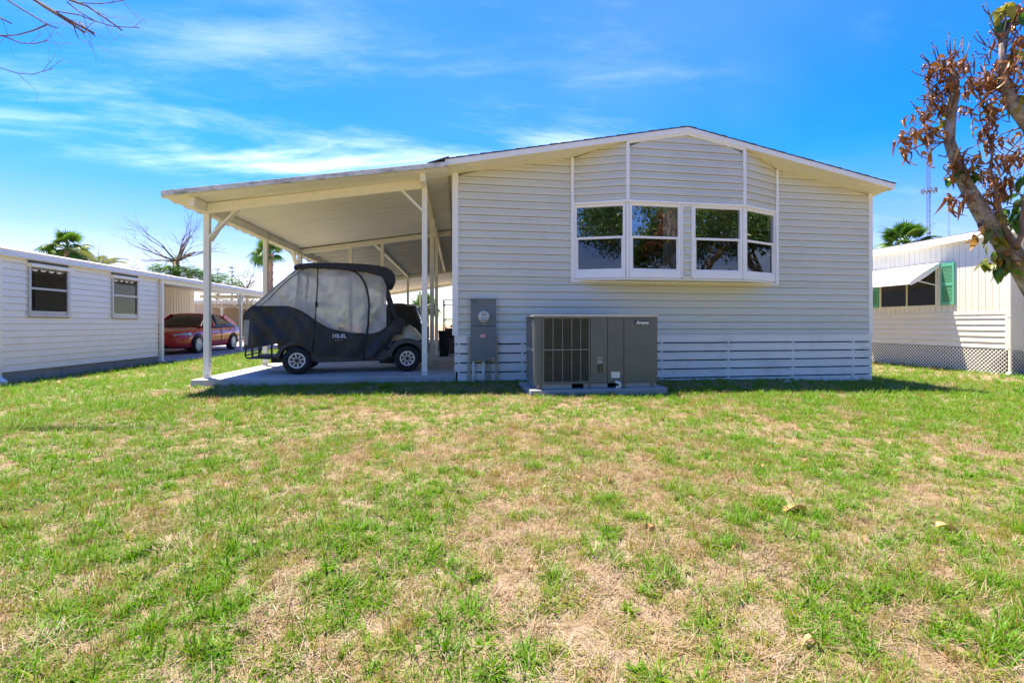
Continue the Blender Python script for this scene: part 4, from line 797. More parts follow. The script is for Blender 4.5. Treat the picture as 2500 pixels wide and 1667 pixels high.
pt = thing('plant_pot', 'dark flower pot with a trailing plant against the house side wall', 'flower pot', (-.17, 12.9, .085))
put('pot', MB().lathe([(.09, 0), (.13, .22), (.14, .24), (.12, .25)], (-.19, 12.9, .5), 'z', 16), M('bin_black', (.015, .015, .015), .6, .1), pt); put('pot_stand', MB().box(-.30, -.08, 12.8, 13.0, .087, .5), M('stand_wood', (.08, .06, .045), .7), pt)
m = MB()
for i in range(60):
    a = random.random()*6.28; r = .05+.16*random.random(); z = .75+.22*random.random(); p = Vector((-.19+r*math.cos(a), 12.9+r*math.sin(a), z)); d = Vector((random.uniform(-1, 1), random.uniform(-1, 1), random.uniform(-.4, .6))).normalized()*.05; s = d.cross(Vector((.3, .2, 1))).normalized()*.018
    m.add([p-d, p+s, p+d, p-s], [(0, 1, 2, 3)])
put('leaves', m, leafmat('pot_leaf', (.03, .06, .015), (.06, .10, .03)), pt)
hr = thing('handrail', 'thin black metal handrail at the side steps of the grey house', 'handrail', (-.3, 15.2, .085))
for y in (14.2, 15.8): put('upright', MB().tube([(-.40, y, .087), (-.40, y, 1.55)], .014, 8), BLKM, hr)
for z in (1.55, 1.42, 1.0): put('rail', MB().tube([(-.40, 14.15, z), (-.40, 15.9, z)], .012, 8), BLKM, hr); put('rail', MB().tube([(-.40, 14.2, z), (-.04, 14.2, z)], .012, 8), BLKM, hr)
sp_ = thing('side_steps', 'low concrete steps to the side door inside the carport', 'steps', (-.3, 15, .085))
for i in range(3): put('step', MB().box(-.62+.2*i, -.045, 14.3, 15.7, .087+.2*i, .287+.2*i), CONC, sp_, bevel=.01)

# ------------------------------------------------------------------ cream neighbour house on the right
RX = 10.9
RS = M('cream_board', (.86, .81, .68), .55, .03, 3, dirt=(.58, .54, .44), dscale=2, damt=.3)
RW = M('white_lattice', (.88, .86, .80), .5, .03, 3)
rb = thing('cream_house', 'cream board-sided mobile home at the right with a white awning and lattice skirt', 'house', (RX, 11, -.2))
NY = 8.05; FY = 22.
put('wall', MB().box(RX+.03, RX+.06, NY, FY, .36, 2.72), RS, rb); bw = rb.children[-1] if 0 else None
wl_ = [c for c in bpy.data.objects if c.parent == rb and c.name.startswith('wall')][0]
# upright boards above, laps below
y = NY+.02
while y < 14.5:
    zlo = 1.10; zhi = 2.66
    for c, d in ([(zlo, zhi)] if not (9.50 < y+.06 < 11.0) else [(zlo, 1.29), (2.15, zhi)]):
        put('board', MB().prism([(0, 0), (.016, .004), (.016, .124), (0, .128)], lambda u, v, t: (RX+.03-u, y+v, t), c, d), RS, wl_)
    y += .1325
for i in range(6):
    z0 = .362+i*.1225; plank(wl_, (RX+.03, 14.5), (RX+.03, NY), 0, 14.5-NY, 0, 14.5-NY, z0, z0+.1225, RS, 'lap_board', [(0, 0), (.03, 0), (.026, .15), (.008, 1), (0, 1)])
put('band', MB().box(RX+.0, RX+.03, NY, 14.5, 1.06, 1.10), RS, wl_)
put('corner_board', MB().box(RX-.015, RX+.06, NY-.045, NY+.02, .33, 2.66), RS, rb, bevel=.004)
put('front_wall', MB().box(RX+.06, 15.2, NY-.03, NY, .33, 2.75), RS, rb); put('annex_wall', MB().box(RX+.35, 13, 7.4, NY-.03, .3, 2.6), RS, rb)
put('roof_edge', MB().prism([(-.11, 2.66), (.05, 2.66), (.05, 2.82), (-.08, 2.80), (-.11, 2.76)], lambda u, v, t: (RX+u, t, v), NY-.25, FY), RW, rb)
put('roof', MB().hexa([(RX-.07, NY-.28, 2.80), (15.3, NY-.28, 2.80), (15.3, FY, 2.80), (RX-.07, FY, 2.80), (RX-.07, NY-.28, 2.825), (13.1, NY-.28, 3.06), (13.1, FY, 3.06), (RX-.07, FY, 2.825)]), M('grey_roof', (.25, .24, .25), .9, .15, 12), rb)
put('downspout', MB().box(RX-.045, RX+.0, NY-.10, NY-.05, -.12, 2.66), RS, rb, bevel=.005); 
for z in (.37, 1.0): put('strap', MB().box(RX-.05, RX+.01, NY-.106, NY-.044, z, z+.02), RS, rb)
put('downspout', MB().bar((RX-.02, NY-.075, -.11), (RX-.14, NY-.10, -.17), .06, .05), RS, rb)
lattice(lambda u, v, o: (RX+.02-o, NY+u, -.35+v), 7.5, .70, .056, .019, 'lattice_skirt', RW, rb, .006)
put('skirt_back', MB().box(RX+.10, RX+.12, NY, FY, -.4, .36), DARK, rb)
lattice(lambda u, v, o: (RX+.37+u, 7.39-o, -.3+v), 1.8, .62, .056, .019, 'lattice_skirt', RW, rb, .006)
put('skirt_back', MB().box(RX+.06, 15.2, NY+.02, NY+.04, -.4, .36), DARK, rb); lattice(lambda u, v, o: (RX+.06+u, NY-.02-o, -.35+v), 4., .70, .056, .019, 'lattice_skirt', RW, rb, .006); put('skirt_back', MB().box(RX+.37, 13, 7.43, 7.45, -.4, .32), DARK, rb)
# window with awning and shutters
wr = put('window', MB().box(RX+.025, RX+.035, 9.50, 11.0, 1.28, 2.17), DARK, rb)
m = MB(); m.box(RX-.005, RX+.025, 9.485, 9.525, 1.27, 2.18); m.box(RX-.005, RX+.025, 10.975, 11.02, 1.27, 2.18); m.box(RX-.005, RX+.025, 9.525, 10.975, 1.27, 1.30); m.box(RX-.005, RX+.025, 9.525, 10.975, 2.15, 2.18); m.box(RX-.003, RX+.02, 10.235, 10.265, 1.30, 2.15); put('frame', m, RS, wr)
for a, b in ((9.525, 10.235), (10.265, 10.975)): put('pane', MB().add([(RX+.012, a, 1.30), (RX+.012, b, 1.30), (RX+.012, b, 2.15), (RX+.012, a, 2.15)], [(0, 1, 2, 3)]), glassmat('old_glass', .06, (.4, .4, .4)), wr)
AWN = M('awning_white', (.82, .82, .80), .4, .02, 3)
def awn_prof(t): return (RX-.02-.80*t, 2.25-.36*t-.10*t*t)
m = MB(); pr_ = [awn_prof(i/10) for i in range(11)]; lipx = pr_[-1]
vs = []; 
for y in np.linspace(9.40, 11.75, 2):
    for x, z in pr_: vs.append((x, y, z))
    vs.append((lipx[0]-.005, y, lipx[1]-.035))
m.add(vs, [(i, i+1, 12+i+1, 12+i) for i in range(11)])
aw = put('awning', m, AWN, rb, solid=.012)
for i in range(5): t = .55+i*.09; x, z = awn_prof(t); put('awning_rib', MB().box(x-.01, x+.012, 9.40, 11.75, z+.004, z+.014), AWN, aw)
for y in (9.41, 11.74):
    vs = [(x, y, z) for x, z in pr_]+[(lipx[0]-.01, y, lipx[1]-.04), (lipx[0]+.09, y, lipx[1]+.045)]
    edge = [awn_prof(i/10) for i in range(11)]; m = MB(); a_ = [(x, y, z) for x, z in edge]; b_ = [(x+.02, y, z-.06-.06*math.sin(math.pi*i/10)) for i, (x, z) in enumerate(edge)]
    m.add(a_+b_, [(i, i+1, 11+i+1, 11+i) for i in range(10)]); put('awning_end', m, AWN, aw, solid=.006)
put('awning_arm', MB().bar((RX, 9.47, 1.74), (RX-.62, 9.47, 1.86), .02, .02), AWN, aw); put('awning_arm', MB().bar((RX, 11.7, 1.74), (RX-.62, 11.7, 1.86), .02, .02), AWN, aw)
GRN = M('green_shutter', (.12, .48, .30), .5, .04, 4)
for a, b in ((9.084, 9.392), (11.05, 11.36)):
    m = MB(); m.box(RX-.02, RX+.014, a, a+.04, 1.29, 2.24); m.box(RX-.02, RX+.014, b-.04, b, 1.29, 2.24)
    for c, d in ((1.29, 1.37), (1.72, 1.80), (2.16, 2.24)): m.box(RX-.019, RX+.013, a+.04, b-.04, c, d)
    sh = put('shutter', m, GRN, rb)
    put('shutter_back', MB().box(RX+.006, RX+.013, a+.04, b-.04, 1.37, 2.16), M('green_dark', (.05, .20, .13), .7), sh)
    for lo, hi in ((1.38, 1.715), (1.81, 2.155)):
        z = lo
        while z < hi: put('slat', MB().bar((RX-.006, a+.04, z+.012), (RX-.006, b-.04, z+.012), .006, .024, (-.6, 0, .8)), GRN, sh); z += .03
    for z in (1.33, 1.76, 2.2): put('screw', MB().lathe([(.008, -.004), (.008, 0)], (RX-.02, b-.02, z), 'x', 8), M('green_dark', (.05, .2, .13), .7), sh)

# ------------------------------------------------------------------ buildings farther off on the left
tn = thing('tan_house', 'tan house with a pale carport roof on V-braced posts behind the red car', 'house', (-16, 42, -.2))
TAN = M('tan_siding', (.52, .45, .36), .6, .04, 2); TANP = M('pinkish_panel', (.66, .58, .53), .6, .04, 2)
put('wall', MB().box(-24, -12, 44, 44.3, -.2, 2.3), TAN, tn); put('side_panel', MB().box(-21.2, -18.0, 39.4, 39.6, -.2, 2.35), TANP, tn); 
for i in range(12): put('lap_board', MB().prism([(0, 0), (.03, 0), (.01, .2), (0, .2)], lambda u, v, t: (t, 44-u, -.1+i*.2+v), -17.9, -12), TAN, tn)
put('carport_roof', MB().box(-21.4, -10.5, 38.8, 44.5, 2.35, 2.62), RW, tn, bevel=.03)
for x in (-17.2, -15.9, -12.9): vpost(x, 39.1, -.2, 2.36, tn, .12, .5)
wt = thing('white_shed', 'white shed wall half hidden behind the lattice of the left carport', 'shed', (-22, 36, -.2))
put('wall', MB().box(-25, -18.6, 35, 36.5, -.2, 1.3), M('shed_white', (.75, .75, .74), .6), wt); put('roof', MB().box(-25.2, -18.4, 34.8, 36.7, 1.3, 1.75), M('shed_roof', (.35, .40, .48), .6), wt)
CLUST = [((4.532,3.913,3.303),26,21.0,0),((4.658,3.893,3.303),24,19.1,0),((4.444,3.928,3.311),8,11.5,0),((4.562,3.909,3.154),16,17.2,0),((4.503,3.918,3.005),10,13.4,0),((4.577,3.906,3.057),10,15.3,0),((4.532,3.913,2.893),16,17.2,0),((4.326,3.947,2.841),12,13.4,0),((4.775,3.873,2.908),7,11.5,0),((4.683,3.635,2.796),20,21.0,0),((4.745,3.625,2.726),12,15.3,0),((4.787,3.618,3.135),22,24.9,0),((4.905,3.598,3.1),26,26.8,0),((4.836,3.61,3.008),24,24.9,0),((4.697,3.633,3.043),12,17.2,0),((4.606,3.648,3.036),10,15.3,0),((4.954,3.59,2.98),12,17.2,0),((4.94,3.593,3.276),6,9.6,2),((4.871,3.604,2.86),10,17.2,2),((4.982,3.586,3.678),26,21.0,0),((4.954,3.59,3.593),14,15.3,0),((4.885,3.602,3.586),6,13.4,1),((4.843,3.609,3.706),7,9.6,2),((4.794,3.617,3.431),5,7.7,0),((4.864,3.605,3.276),12,19.1,0),((4.571,3.654,2.958),4,11.5,0),((5.017,3.58,3.417),5,7.7,0),((4.606,3.901,2.819),7,9.6,2),((4.211,3.916,2.639),15,17.9,0),((4.357,3.892,2.688),8,12.8,0),((4.444,3.877,2.649),14,15.3,0),((4.153,3.925,2.482),5,10.2,0),((4.396,3.885,2.482),4,7.7,0),((4.881,3.805,2.688),18,20.4,0),((4.959,3.792,2.55),12,17.9,0),((5.094,3.77,2.6),5,7.7,0),((5.075,3.773,2.423),14,20.4,0),((5.201,3.752,2.423),14,17.9,0),((4.677,3.839,2.354),26,25.5,0),((4.6,3.852,2.373),8,12.8,0),((4.658,3.842,2.265),4,7.7,1),((4.784,3.821,2.285),4,10.2,1),((4.862,3.808,2.255),12,17.9,0),((4.997,3.786,2.285),14,20.4,0),((5.056,3.776,2.196),10,17.9,0),((4.648,3.844,2.039),14,15.3,0),((4.774,3.823,2.059),6,12.8,0),((4.881,3.805,1.98),4,10.2,0),((5.075,3.773,2.108),18,20.4,0),((4.997,3.786,2.039),8,12.8,0),((5.182,3.755,1.96),14,20.4,1),((5.25,3.744,2.236),8,15.3,1),((5.25,3.744,2.059),6,15.3,1),((5.25,3.744,1.862),6,12.8,1),((4.871,3.807,1.783),5,10.2,0),((4.939,3.795,1.675),6,15.3,3),((5.133,3.763,1.813),6,15.3,1),((5.027,3.781,1.468),16,23.0,3),((5.124,3.765,1.527),14,25.5,3),((5.075,3.773,1.37),6,15.3,1),((5.221,3.749,1.478),10,17.9,1),((4.978,3.789,1.891),5,12.8,3)]
TWIGS = [[(4.628,3.898,3.415),(4.624,3.898,3.52),(4.613,3.9,3.617)],[(4.503,3.918,3.341),(4.481,3.922,3.43),(4.451,3.927,3.531)],[(4.532,3.913,3.348),(4.51,3.917,3.43),(4.488,3.921,3.505),(4.459,3.926,3.423)],[(4.444,3.928,3.311),(4.393,3.936,3.363),(4.341,3.945,3.404)],[(4.429,3.93,3.341),(4.363,3.941,3.415)],[(4.481,3.922,3.203),(4.385,3.938,3.206),(4.304,3.951,3.233),(4.267,3.957,3.259)],[(4.459,3.926,3.214),(4.389,3.937,3.225)],[(4.444,3.928,3.281),(4.356,3.943,3.288)],[(4.709,3.884,3.303),(4.753,3.877,3.4),(4.738,3.879,3.576)],[(4.731,3.881,3.296),(4.783,3.872,3.43),(4.812,3.867,3.542)],[(4.672,3.89,3.4),(4.665,3.891,3.475),(4.669,3.891,3.557)],[(4.621,3.899,3.4),(4.599,3.902,3.475),(4.588,3.904,3.542)],[(4.691,3.887,3.4),(4.731,3.881,3.535)],[(4.843,3.609,3.346),(4.787,3.618,3.473),(4.725,3.628,3.629),(4.683,3.635,3.77)],[(4.721,3.629,3.632),(4.683,3.635,3.671),(4.662,3.639,3.713)],[(4.787,3.618,3.445),(4.745,3.625,3.509),(4.728,3.628,3.544)],[(4.801,3.616,3.297),(4.697,3.633,3.353),(4.613,3.647,3.403),(4.585,3.651,3.445)],[(4.69,3.634,3.361),(4.641,3.642,3.431),(4.613,3.647,3.48)],[(4.532,3.913,3.072),(4.444,3.928,3.139),(4.385,3.938,3.177)],[(4.503,3.918,3.042),(4.415,3.933,3.102),(4.374,3.94,3.132)],[(4.422,3.932,2.983),(4.315,3.949,2.994)],[(4.312,3.95,2.893),(4.26,3.958,2.968)],[(4.474,3.923,2.871),(4.429,3.93,2.968),(4.415,3.933,3.042)],[(4.459,3.926,2.841),(4.415,3.933,2.893),(4.393,3.936,2.953)],[(4.725,3.628,3.191),(4.697,3.633,3.276),(4.62,3.646,3.283),(4.599,3.649,3.308)],[(4.578,3.652,3.163),(4.585,3.651,3.234),(4.62,3.646,3.276)],[(4.85,3.608,3.375),(4.829,3.611,3.502),(4.822,3.612,3.636)],[(4.871,3.604,3.346),(4.905,3.598,3.431),(4.996,3.583,3.516)],[(4.871,3.604,3.353),(4.878,3.603,3.487)],[(4.926,3.595,3.353),(4.954,3.59,3.473)],[(4.564,3.655,3.036),(4.495,3.666,3.1),(4.474,3.67,3.114)],[(4.694,3.887,3.08),(4.775,3.873,3.132),(4.834,3.864,3.162)],[(4.746,3.878,2.983),(4.775,3.873,3.065),(4.834,3.864,3.139)],[(4.571,3.654,3.064),(4.53,3.66,3.205),(4.481,3.669,3.304)],[(4.585,3.651,3.092),(4.592,3.65,3.205),(4.571,3.654,3.276)],[(4.69,3.634,3.311),(4.669,3.637,3.332)],[(4.662,3.639,3.121),(4.634,3.643,3.198)],[(4.731,3.627,3.234),(4.738,3.626,3.332),(4.704,3.632,3.417)],[(4.522,3.864,2.565),(4.435,3.879,2.545),(4.337,3.895,2.56),(4.26,3.908,2.6),(4.173,3.922,2.639)],[(4.337,3.895,2.56),(4.26,3.908,2.511),(4.182,3.921,2.486),(4.134,3.929,2.472)],[(4.25,3.909,2.501),(4.289,3.903,2.442),(4.357,3.892,2.413)],[(4.609,3.85,2.482),(4.706,3.834,2.457),(4.794,3.82,2.432),(4.828,3.814,2.363)],[(4.541,3.861,2.427),(4.57,3.856,2.511),(4.609,3.85,2.609)],[(4.536,3.862,2.427),(4.473,3.872,2.437)],[(4.638,3.845,2.167),(4.726,3.831,2.127),(4.794,3.82,2.122)],[(4.755,3.826,2.029),(4.852,3.81,2.004),(4.959,3.792,2.009)],[(4.813,3.816,2.078),(4.9,3.802,2.019),(4.997,3.786,1.98)],[(4.881,3.805,2.073),(4.978,3.789,2.108),(5.056,3.776,2.137)],[(4.91,3.8,2.26),(4.997,3.786,2.255)],[(5.259,3.743,2.177),(5.172,3.757,2.226),(5.104,3.768,2.275)],[(4.959,3.792,2.167),(4.934,3.796,2.216),(4.939,3.795,2.137),(4.959,3.792,2.118)],[(4.765,3.824,2.186),(4.763,3.825,2.245)],[(5.261,3.742,2.55),(5.172,3.757,2.511),(5.124,3.765,2.486)],[(5.143,3.762,2.098),(5.261,3.742,2.167)]]
# ------------------------------------------------------------------ trees
BARK = M('grey_bark', (.20, .175, .145), .95, .35, 14, bump=1., bscale=28, dirt=(.46, .44, .41), dscale=6, damt=.85, dcut=(.48, .66))
BARKB = M('brown_bark', (.16, .105, .075), .9, .2, 10, bump=.6, bscale=40)
TWIG = M('twig_bark', (.13, .10, .085), .85, .2, 20)
def leaf_mesh(name, ln, wd, curl, fold, bend):
    n = 6; vs = []
    for i in range(n+1):
        t = i/n; w_ = wd*.5*math.sin(math.pi*min(1, t**.8*.97+.02))**.8; a = bend*t
        cx_, cz = ln*t*math.cos(a*.6), -ln*t*math.sin(a*.6)
        for q in (-1, -.5, 0, .5, 1):
            r = w_*abs(q); ang = fold*abs(q)*(.6+.6*t)
            vs.append((cx_, math.copysign(r*math.cos(ang), q) if q else 0, cz+r*math.sin(ang)+curl*.02*math.sin(5*t+q)))
    fs = [(i*5+j, i*5+j+1, (i+1)*5+j+1, (i+1)*5+j) for i in range(n) for j in range(4)]
    return MB().add(vs, fs).mesh(name, True)
LB = leafmat('dead_leaf', (.25, .105, .035), (.56, .33, .15), (.40, .19, .07), .25, .33)
LG = leafmat('green_leaf', (.035, .12, .012), (.10, .25, .025), None, .35, .3)
LY = leafmat('yellow_leaf', (.42, .28, .03), (.36, .36, .06), (.30, .34, .05), .35, .4)
LO = leafmat('olive_leaf', (.08, .16, .015), (.34, .13, .02), (.22, .20, .02), .3, .32)
LM = {0: [leaf_mesh('leaf', l, w_, c, f, b) for l, w_, c, f, b in ((.13, .045, 1, 1.2, 1.2), (.15, .05, 1.5, .9, 1.6), (.11, .04, 1, 1.5, .6), (.16, .045, 2, 1.3, 2.2))],
      1: [leaf_mesh('leaf', l, w_, .4, f, b) for l, w_, f, b in ((.15, .07, .35, .7), (.17, .075, .25, 1.0), (.13, .065, .4, .4))]}
LM[0] = [m_ for m_ in LM[0]]
def with_mat(ms, mat):
    out = []
    for m_ in ms: q = m_.copy(); q.materials.clear(); q.materials.append(mat); out.append(q)
    return out
LVAR = {0: with_mat(LM[0], LB), 1: with_mat(LM[1], LG), 2: with_mat(LM[0]+LM[1], LY), 3: with_mat(LM[1], LO)}
nt_ = thing('dying_tree', 'half-dead tree with curled brown leaves leaning in at the right edge', 'tree', (5.95, 3.7, -.3))
main = [(6.0, 3.68, -.35), (5.9, 3.70, .1), (5.74, 3.73, .65), (5.54, 3.75, 1.02), (5.32, 3.78, 1.36), (5.2, 3.8, 1.52), (5.08, 3.82, 1.7), (4.95, 3.84, 1.87), (4.86, 3.86, 2.01), (4.76, 3.88, 2.21), (4.67, 3.89, 2.43), (4.62, 3.9, 2.59), (4.64, 3.9, 2.86), (4.66, 3.89, 3.04), (4.66, 3.89, 3.19), (4.63, 3.9, 3.34)]
mr_ = [.17, .15, .135, .11, .094, .088, .082, .074, .067, .056, .049, .044, .041, .039, .034, .016]
lim2 = [(5.74, 3.70, .7), (5.68, 3.5, 1.1), (5.59, 3.43, 1.43), (5.35, 3.48, 1.95), (5.22, 3.5, 2.21), (5.02, 3.53, 2.62), (4.91, 3.55, 2.76), (4.83, 3.56, 2.9), (4.79, 3.57, 3.04), (4.79, 3.57, 3.19), (4.78, 3.57, 3.35)]
def rough_tube(path, rad, n=12, amp=.1):
    m = MB().tube(path, rad, n); m.v = [tuple(np.array(v)+np.array([random.uniform(-1, 1) for _ in range(3)])*.006) for v in m.v]; return m
put('trunk', rough_tube(main, mr_, 14), BARK, nt_, smooth=True)
put('limb', rough_tube(lim2, [.10, .09, .08, .068, .062, .056, .05, .04, .032, .026, .016], 12), BARK, nt_, smooth=True)
for pth, r0 in (([(5.08, 3.72, 1.6), (5.03, 3.73, 1.75), (4.99, 3.74, 1.9), (4.95, 3.74, 2.05), (4.89, 3.75, 2.29), (4.92, 3.75, 2.48), (4.86, 3.76, 2.63)], .022), ([(5.12, 3.7, 1.56), (5.03, 3.63, 1.59), (5.08, 3.62, 1.69), (5.06, 3.62, 1.83), (5.1, 3.62, 2.02), (5.13, 3.61, 2.19)], .026)):
    put('branch', MB().tube(pth, [r0*(1-.75*i/len(pth)) for i in range(len(pth))], 8), BARKB, nt_, smooth=True)
allp = [Vector(p) for p in main[4:]+lim2[3:]]
m = MB()
for tw in TWIGS:
    k = len(tw); m.tube(tw, [.0062*(1-.6*i/k) for i in range(k)], 5)
    e = Vector(tw[-1]); m.lathe([(.001, -.008), (.007, 0), (.004, .012)], e, 'z', 5)
rest = MB(); lcount = 0; todo = []
for (c, n, sp_px, ty) in CLUST:
    c = Vector(c); s = sp_px*4.5/1180
    near = min(allp, key=lambda p: (p-c).length)
    if (near-c).length > .08:
        mid = (near+c)/2+Vector((random.uniform(-.03, .03), random.uniform(-.05, .05), .03)); m.tube([near, mid, c], [.008, .006, .004], 5)
    for i in range(n):
        p = c+Vector((random.gauss(0, .55)*s, random.gauss(0, .9)*s, random.gauss(0, .5)*s)); todo.append((p, ty))
        if random.random() < .4: m.tube([c+(p-c)*.2, (c+p)/2+Vector((0, 0, .02)), p], .0028, 4, False)
stuff(put('twigs', m, TWIG, nt_, smooth=True))
big = {1, 3, 2}; todo.sort(key=lambda q: (q[1] not in big, random.random()))
mass = {}
for i, (p, ty) in enumerate(todo):
    me = random.choice(LVAR[ty]); sc = random.uniform(.65, 1.2)*(.95 if ty == 0 else 1.)
    down = random.uniform(.3, 1.35) if ty == 0 else random.uniform(0, 1.2)
    eu = Euler((random.uniform(-.6, .6), down, random.uniform(0, 6.28)))
    if i < 285:
        o = put('leaf', me, None, nt_); o.location = p; o.rotation_euler = eu; o.scale = (sc,)*3
    else: mass.setdefault(ty, []).append((me, Matrix.LocRotScale(p, eu, Vector((sc,)*3))))
for ty, lst in mass.items():
    mm = MB()
    for me, M4 in lst: mm.add([M4 @ v.co for v in me.vertices], [tuple(f.vertices) for f in me.polygons])
    stuff(put('leaf_mass', mm, {0: LB, 1: LG, 2: LY, 3: LO}[ty], nt_, smooth=True))

# --- recursive bare branches
def grow(m, p, d, ln, r, depth, rnd, up=.15, split=(2, 3), spread=.55, segs=4, tips=None, shrink=.72):
    path = [p]; rad = [r]; q = Vector(p); dd = Vector(d).normalized()
    for i in range(segs):
        dd = (dd+Vector((rnd.gauss(0, .1), rnd.gauss(0, .1), rnd.gauss(0, .08)+up*.25))).normalized(); q = q+dd*(ln/segs); path.append(q.copy()); rad.append(r*(1-.45*(i+1)/segs))
    m.tube(path, rad, 6 if r > .02 else 4, False)
    if depth == 0:
        if tips is not None: tips.append((q.copy(), dd.copy()))
        return
    for k in range(rnd.randint(*split)):
        j = rnd.randint(max(1, segs-2), segs); nd = (dd+Vector((rnd.gauss(0, spread), rnd.gauss(0, spread), rnd.gauss(0, spread*.6)))).normalized()
        grow(m, path[j], nd, ln*shrink*rnd.uniform(.8, 1.15), rad[j]*.68, depth-1, rnd, up, split, spread, segs, tips, shrink)
def fern_clump(m, c, rx, rz, n, rnd):
    for i in range(n):
        t = rnd.uniform(0, 6.28); s = rnd.random()**.5; p = Vector((c[0]+rx*s*math.cos(t), c[1]+rx*s*math.sin(t), c[2]+rnd.gauss(0, .4)*rz))
        d = Vector((math.cos(t), math.sin(t), rnd.uniform(-.5, .35))).normalized(); L_ = rnd.uniform(.25, .5); sd = d.cross(Vector((0, 0, 1))).normalized()
        for k in range(5):
            q = p+d*(L_*k/5)-Vector((0, 0, .12*(k/5)**2))
            for s_ in (-1, 1):
                e = q+sd*(s_*.11*(1-k/7))+d*.05-Vector((0, 0, .02)); wv = d*.028
                m.add([q-wv, e-wv*.5, e+wv*.5, q+wv], [(0, 1, 2, 3)])
FERN = leafmat('fern_leaf', (.05, .17, .012), (.14, .30, .03), None, .4, .5)
PBARK = M('poinciana_bark', (.30, .17, .11), .9, .2, 6, bump=.6, bscale=20)
def poinciana(loc, fork, label, seed, scale, depth=4, clumps=()):
    rnd = random.Random(seed); t = thing('bare_tree', label, 'tree', loc)
    b = Vector(loc); f = Vector(fork)
    put('trunk', MB().tube([b-Vector((0, 0, .3)), b.lerp(f, .5)+Vector((.1, 0, 0)), f], [.24*scale, .19*scale, .17*scale], 10), PBARK, t, smooth=True)
    m = MB()
    for d in ((-.9, .1, .5), (-.45, -.2, .85), (.1, .2, 1), (.5, .1, .8), (.95, -.1, .5), (.3, .5, .7), (-.7, -.5, .45), (.75, -.5, .25), (-1, .2, .15)):
        grow(m, f, d, 1.15*scale, .065*scale, depth, rnd, .04, (2, 3), .36, 4, None, .80)
    put('branches', m, BARKB, t)
    m = MB()
    for (o, rx, rz, n) in clumps: fern_clump(m, f+Vector(o), rx, rz, n, rnd)
    if clumps: stuff(put('foliage', m, FERN, t))
    return t
poinciana((-18.3, 35.5, -.25), (-18.4, 35.5, 5.0), 'leafless spreading tree with green feathery tufts beyond the white house roof', 5, 1.12, 4, [((.1, 0, .3), .5, .3, 25), ((-.1, -.3, -.55), 1.2, .55, 420), ((.9, -.3, -.75), 1.1, .5, 330), ((1.9, 0, -.95), 1.1, .45, 300), ((2.9, 0, -1.3), .9, .4, 180)])
poinciana((-21.5, 38.0, -.25), (-21.5, 38.0, 3.3), 'thin leafless tree left of the spreading bare tree', 11, .8, 3, [((-1.2, 0, .6), .9, .3, 120)])
poinciana((-15.4, 39.0, -.25), (-15.5, 39.0, 3.5), 'small bare tree with upswept twigs seen between the carport posts', 23, .62, 3)
poinciana((-22.3, 33.9, -.25), (-21.6, 33.8, 3.2), 'wispy leafless tree beside the feathery palm on the left', 31, .9, 3, [((.5, 0, .8), .9, .3, 160), ((-.6, 0, .9), .8, .4, 140)])
def pine(loc, h, label, seed):
    rnd = random.Random(seed); t = thing('pine_tree', label, 'tree', loc, group='pines beyond the left carport'); b = Vector(loc)
    put('trunk', MB().tube([b, b+Vector((0, 0, h))], [.14, .02], 7), BARKB, t); m = MB()
    z = h*.35
    while z < h:
        for k in range(5):
            a = rnd.uniform(0, 6.28); L_ = (h-z)*.22+.25; d = Vector((math.cos(a), math.sin(a), .35)); p = b+Vector((0, 0, z)); e = p+d*L_; m.tube([p, e], .02, 4, False)
            for j in range(14):
                q = p+d*(L_*rnd.uniform(.3, 1)); v = Vector((rnd.gauss(0, 1), rnd.gauss(0, 1), rnd.gauss(.3, 1))).normalized()*.16; s = v.cross(Vector((1, .3, .2))).normalized()*.012; m.add([q-s, q+s, q+v], [(0, 1, 2)])
        z += .42
    put('crown', m, leafmat('pine_needle', (.06, .07, .05), (.10, .11, .08), None, .2), t)
pine((-23.5, 52.5, -.25), 6.6, 'small sparse grey pine, the left of the pair beyond the carport', 1); pine((-22.1, 52.3, -.25), 7.0, 'small sparse grey pine, the right of the pair beyond the carport', 2)

# --- palms
FAN = leafmat('fan_palm_leaf', (.05, .15, .015), (.12, .24, .03), None, .35, .4); FEA = leafmat('feather_palm_leaf', (.10, .14, .02), (.20, .22, .05), None, .35, .45)
def fan_frond(seed, droop):
    rnd = random.Random(seed); m = MB(); pet = .52
    m.tube([(0, 0, 0), (pet*.5, 0, .05), (pet, 0, .04)], [.018, .013, .01], 4, False)
    n = 22
    for i in range(n):
        a = R(-118+236*i/(n-1)); L_ = .50*(1-.25*abs(i/(n-1)-.5)*2)*rnd.uniform(.9, 1.05); d = Vector((math.cos(a), math.sin(a), 0)); s = Vector((-d.y, d.x, 0)); o = Vector((pet, 0, .04)); w_ = .036
        pts = []
        for k in range(5):
            t = k/4; p = o+d*(L_*t)-Vector((0, 0, droop*.38*t**2.2+.04*abs(math.sin(a))*t)); ww = w_*(.35+1.3*t if t < .5 else 2.0*(1-t)+.02); pts += [p-s*ww+Vector((0, 0, .012*(i % 2))), p+s*ww]
        m.add(pts, [(2*k, 2*k+1, 2*k+3, 2*k+2) for k in range(4)])
    return m.mesh('frond')
FANM = [fan_frond(i, d) for i, d in enumerate((.2, .5, 1.0, 1.5))]
for q in FANM: q.materials.append(FAN)
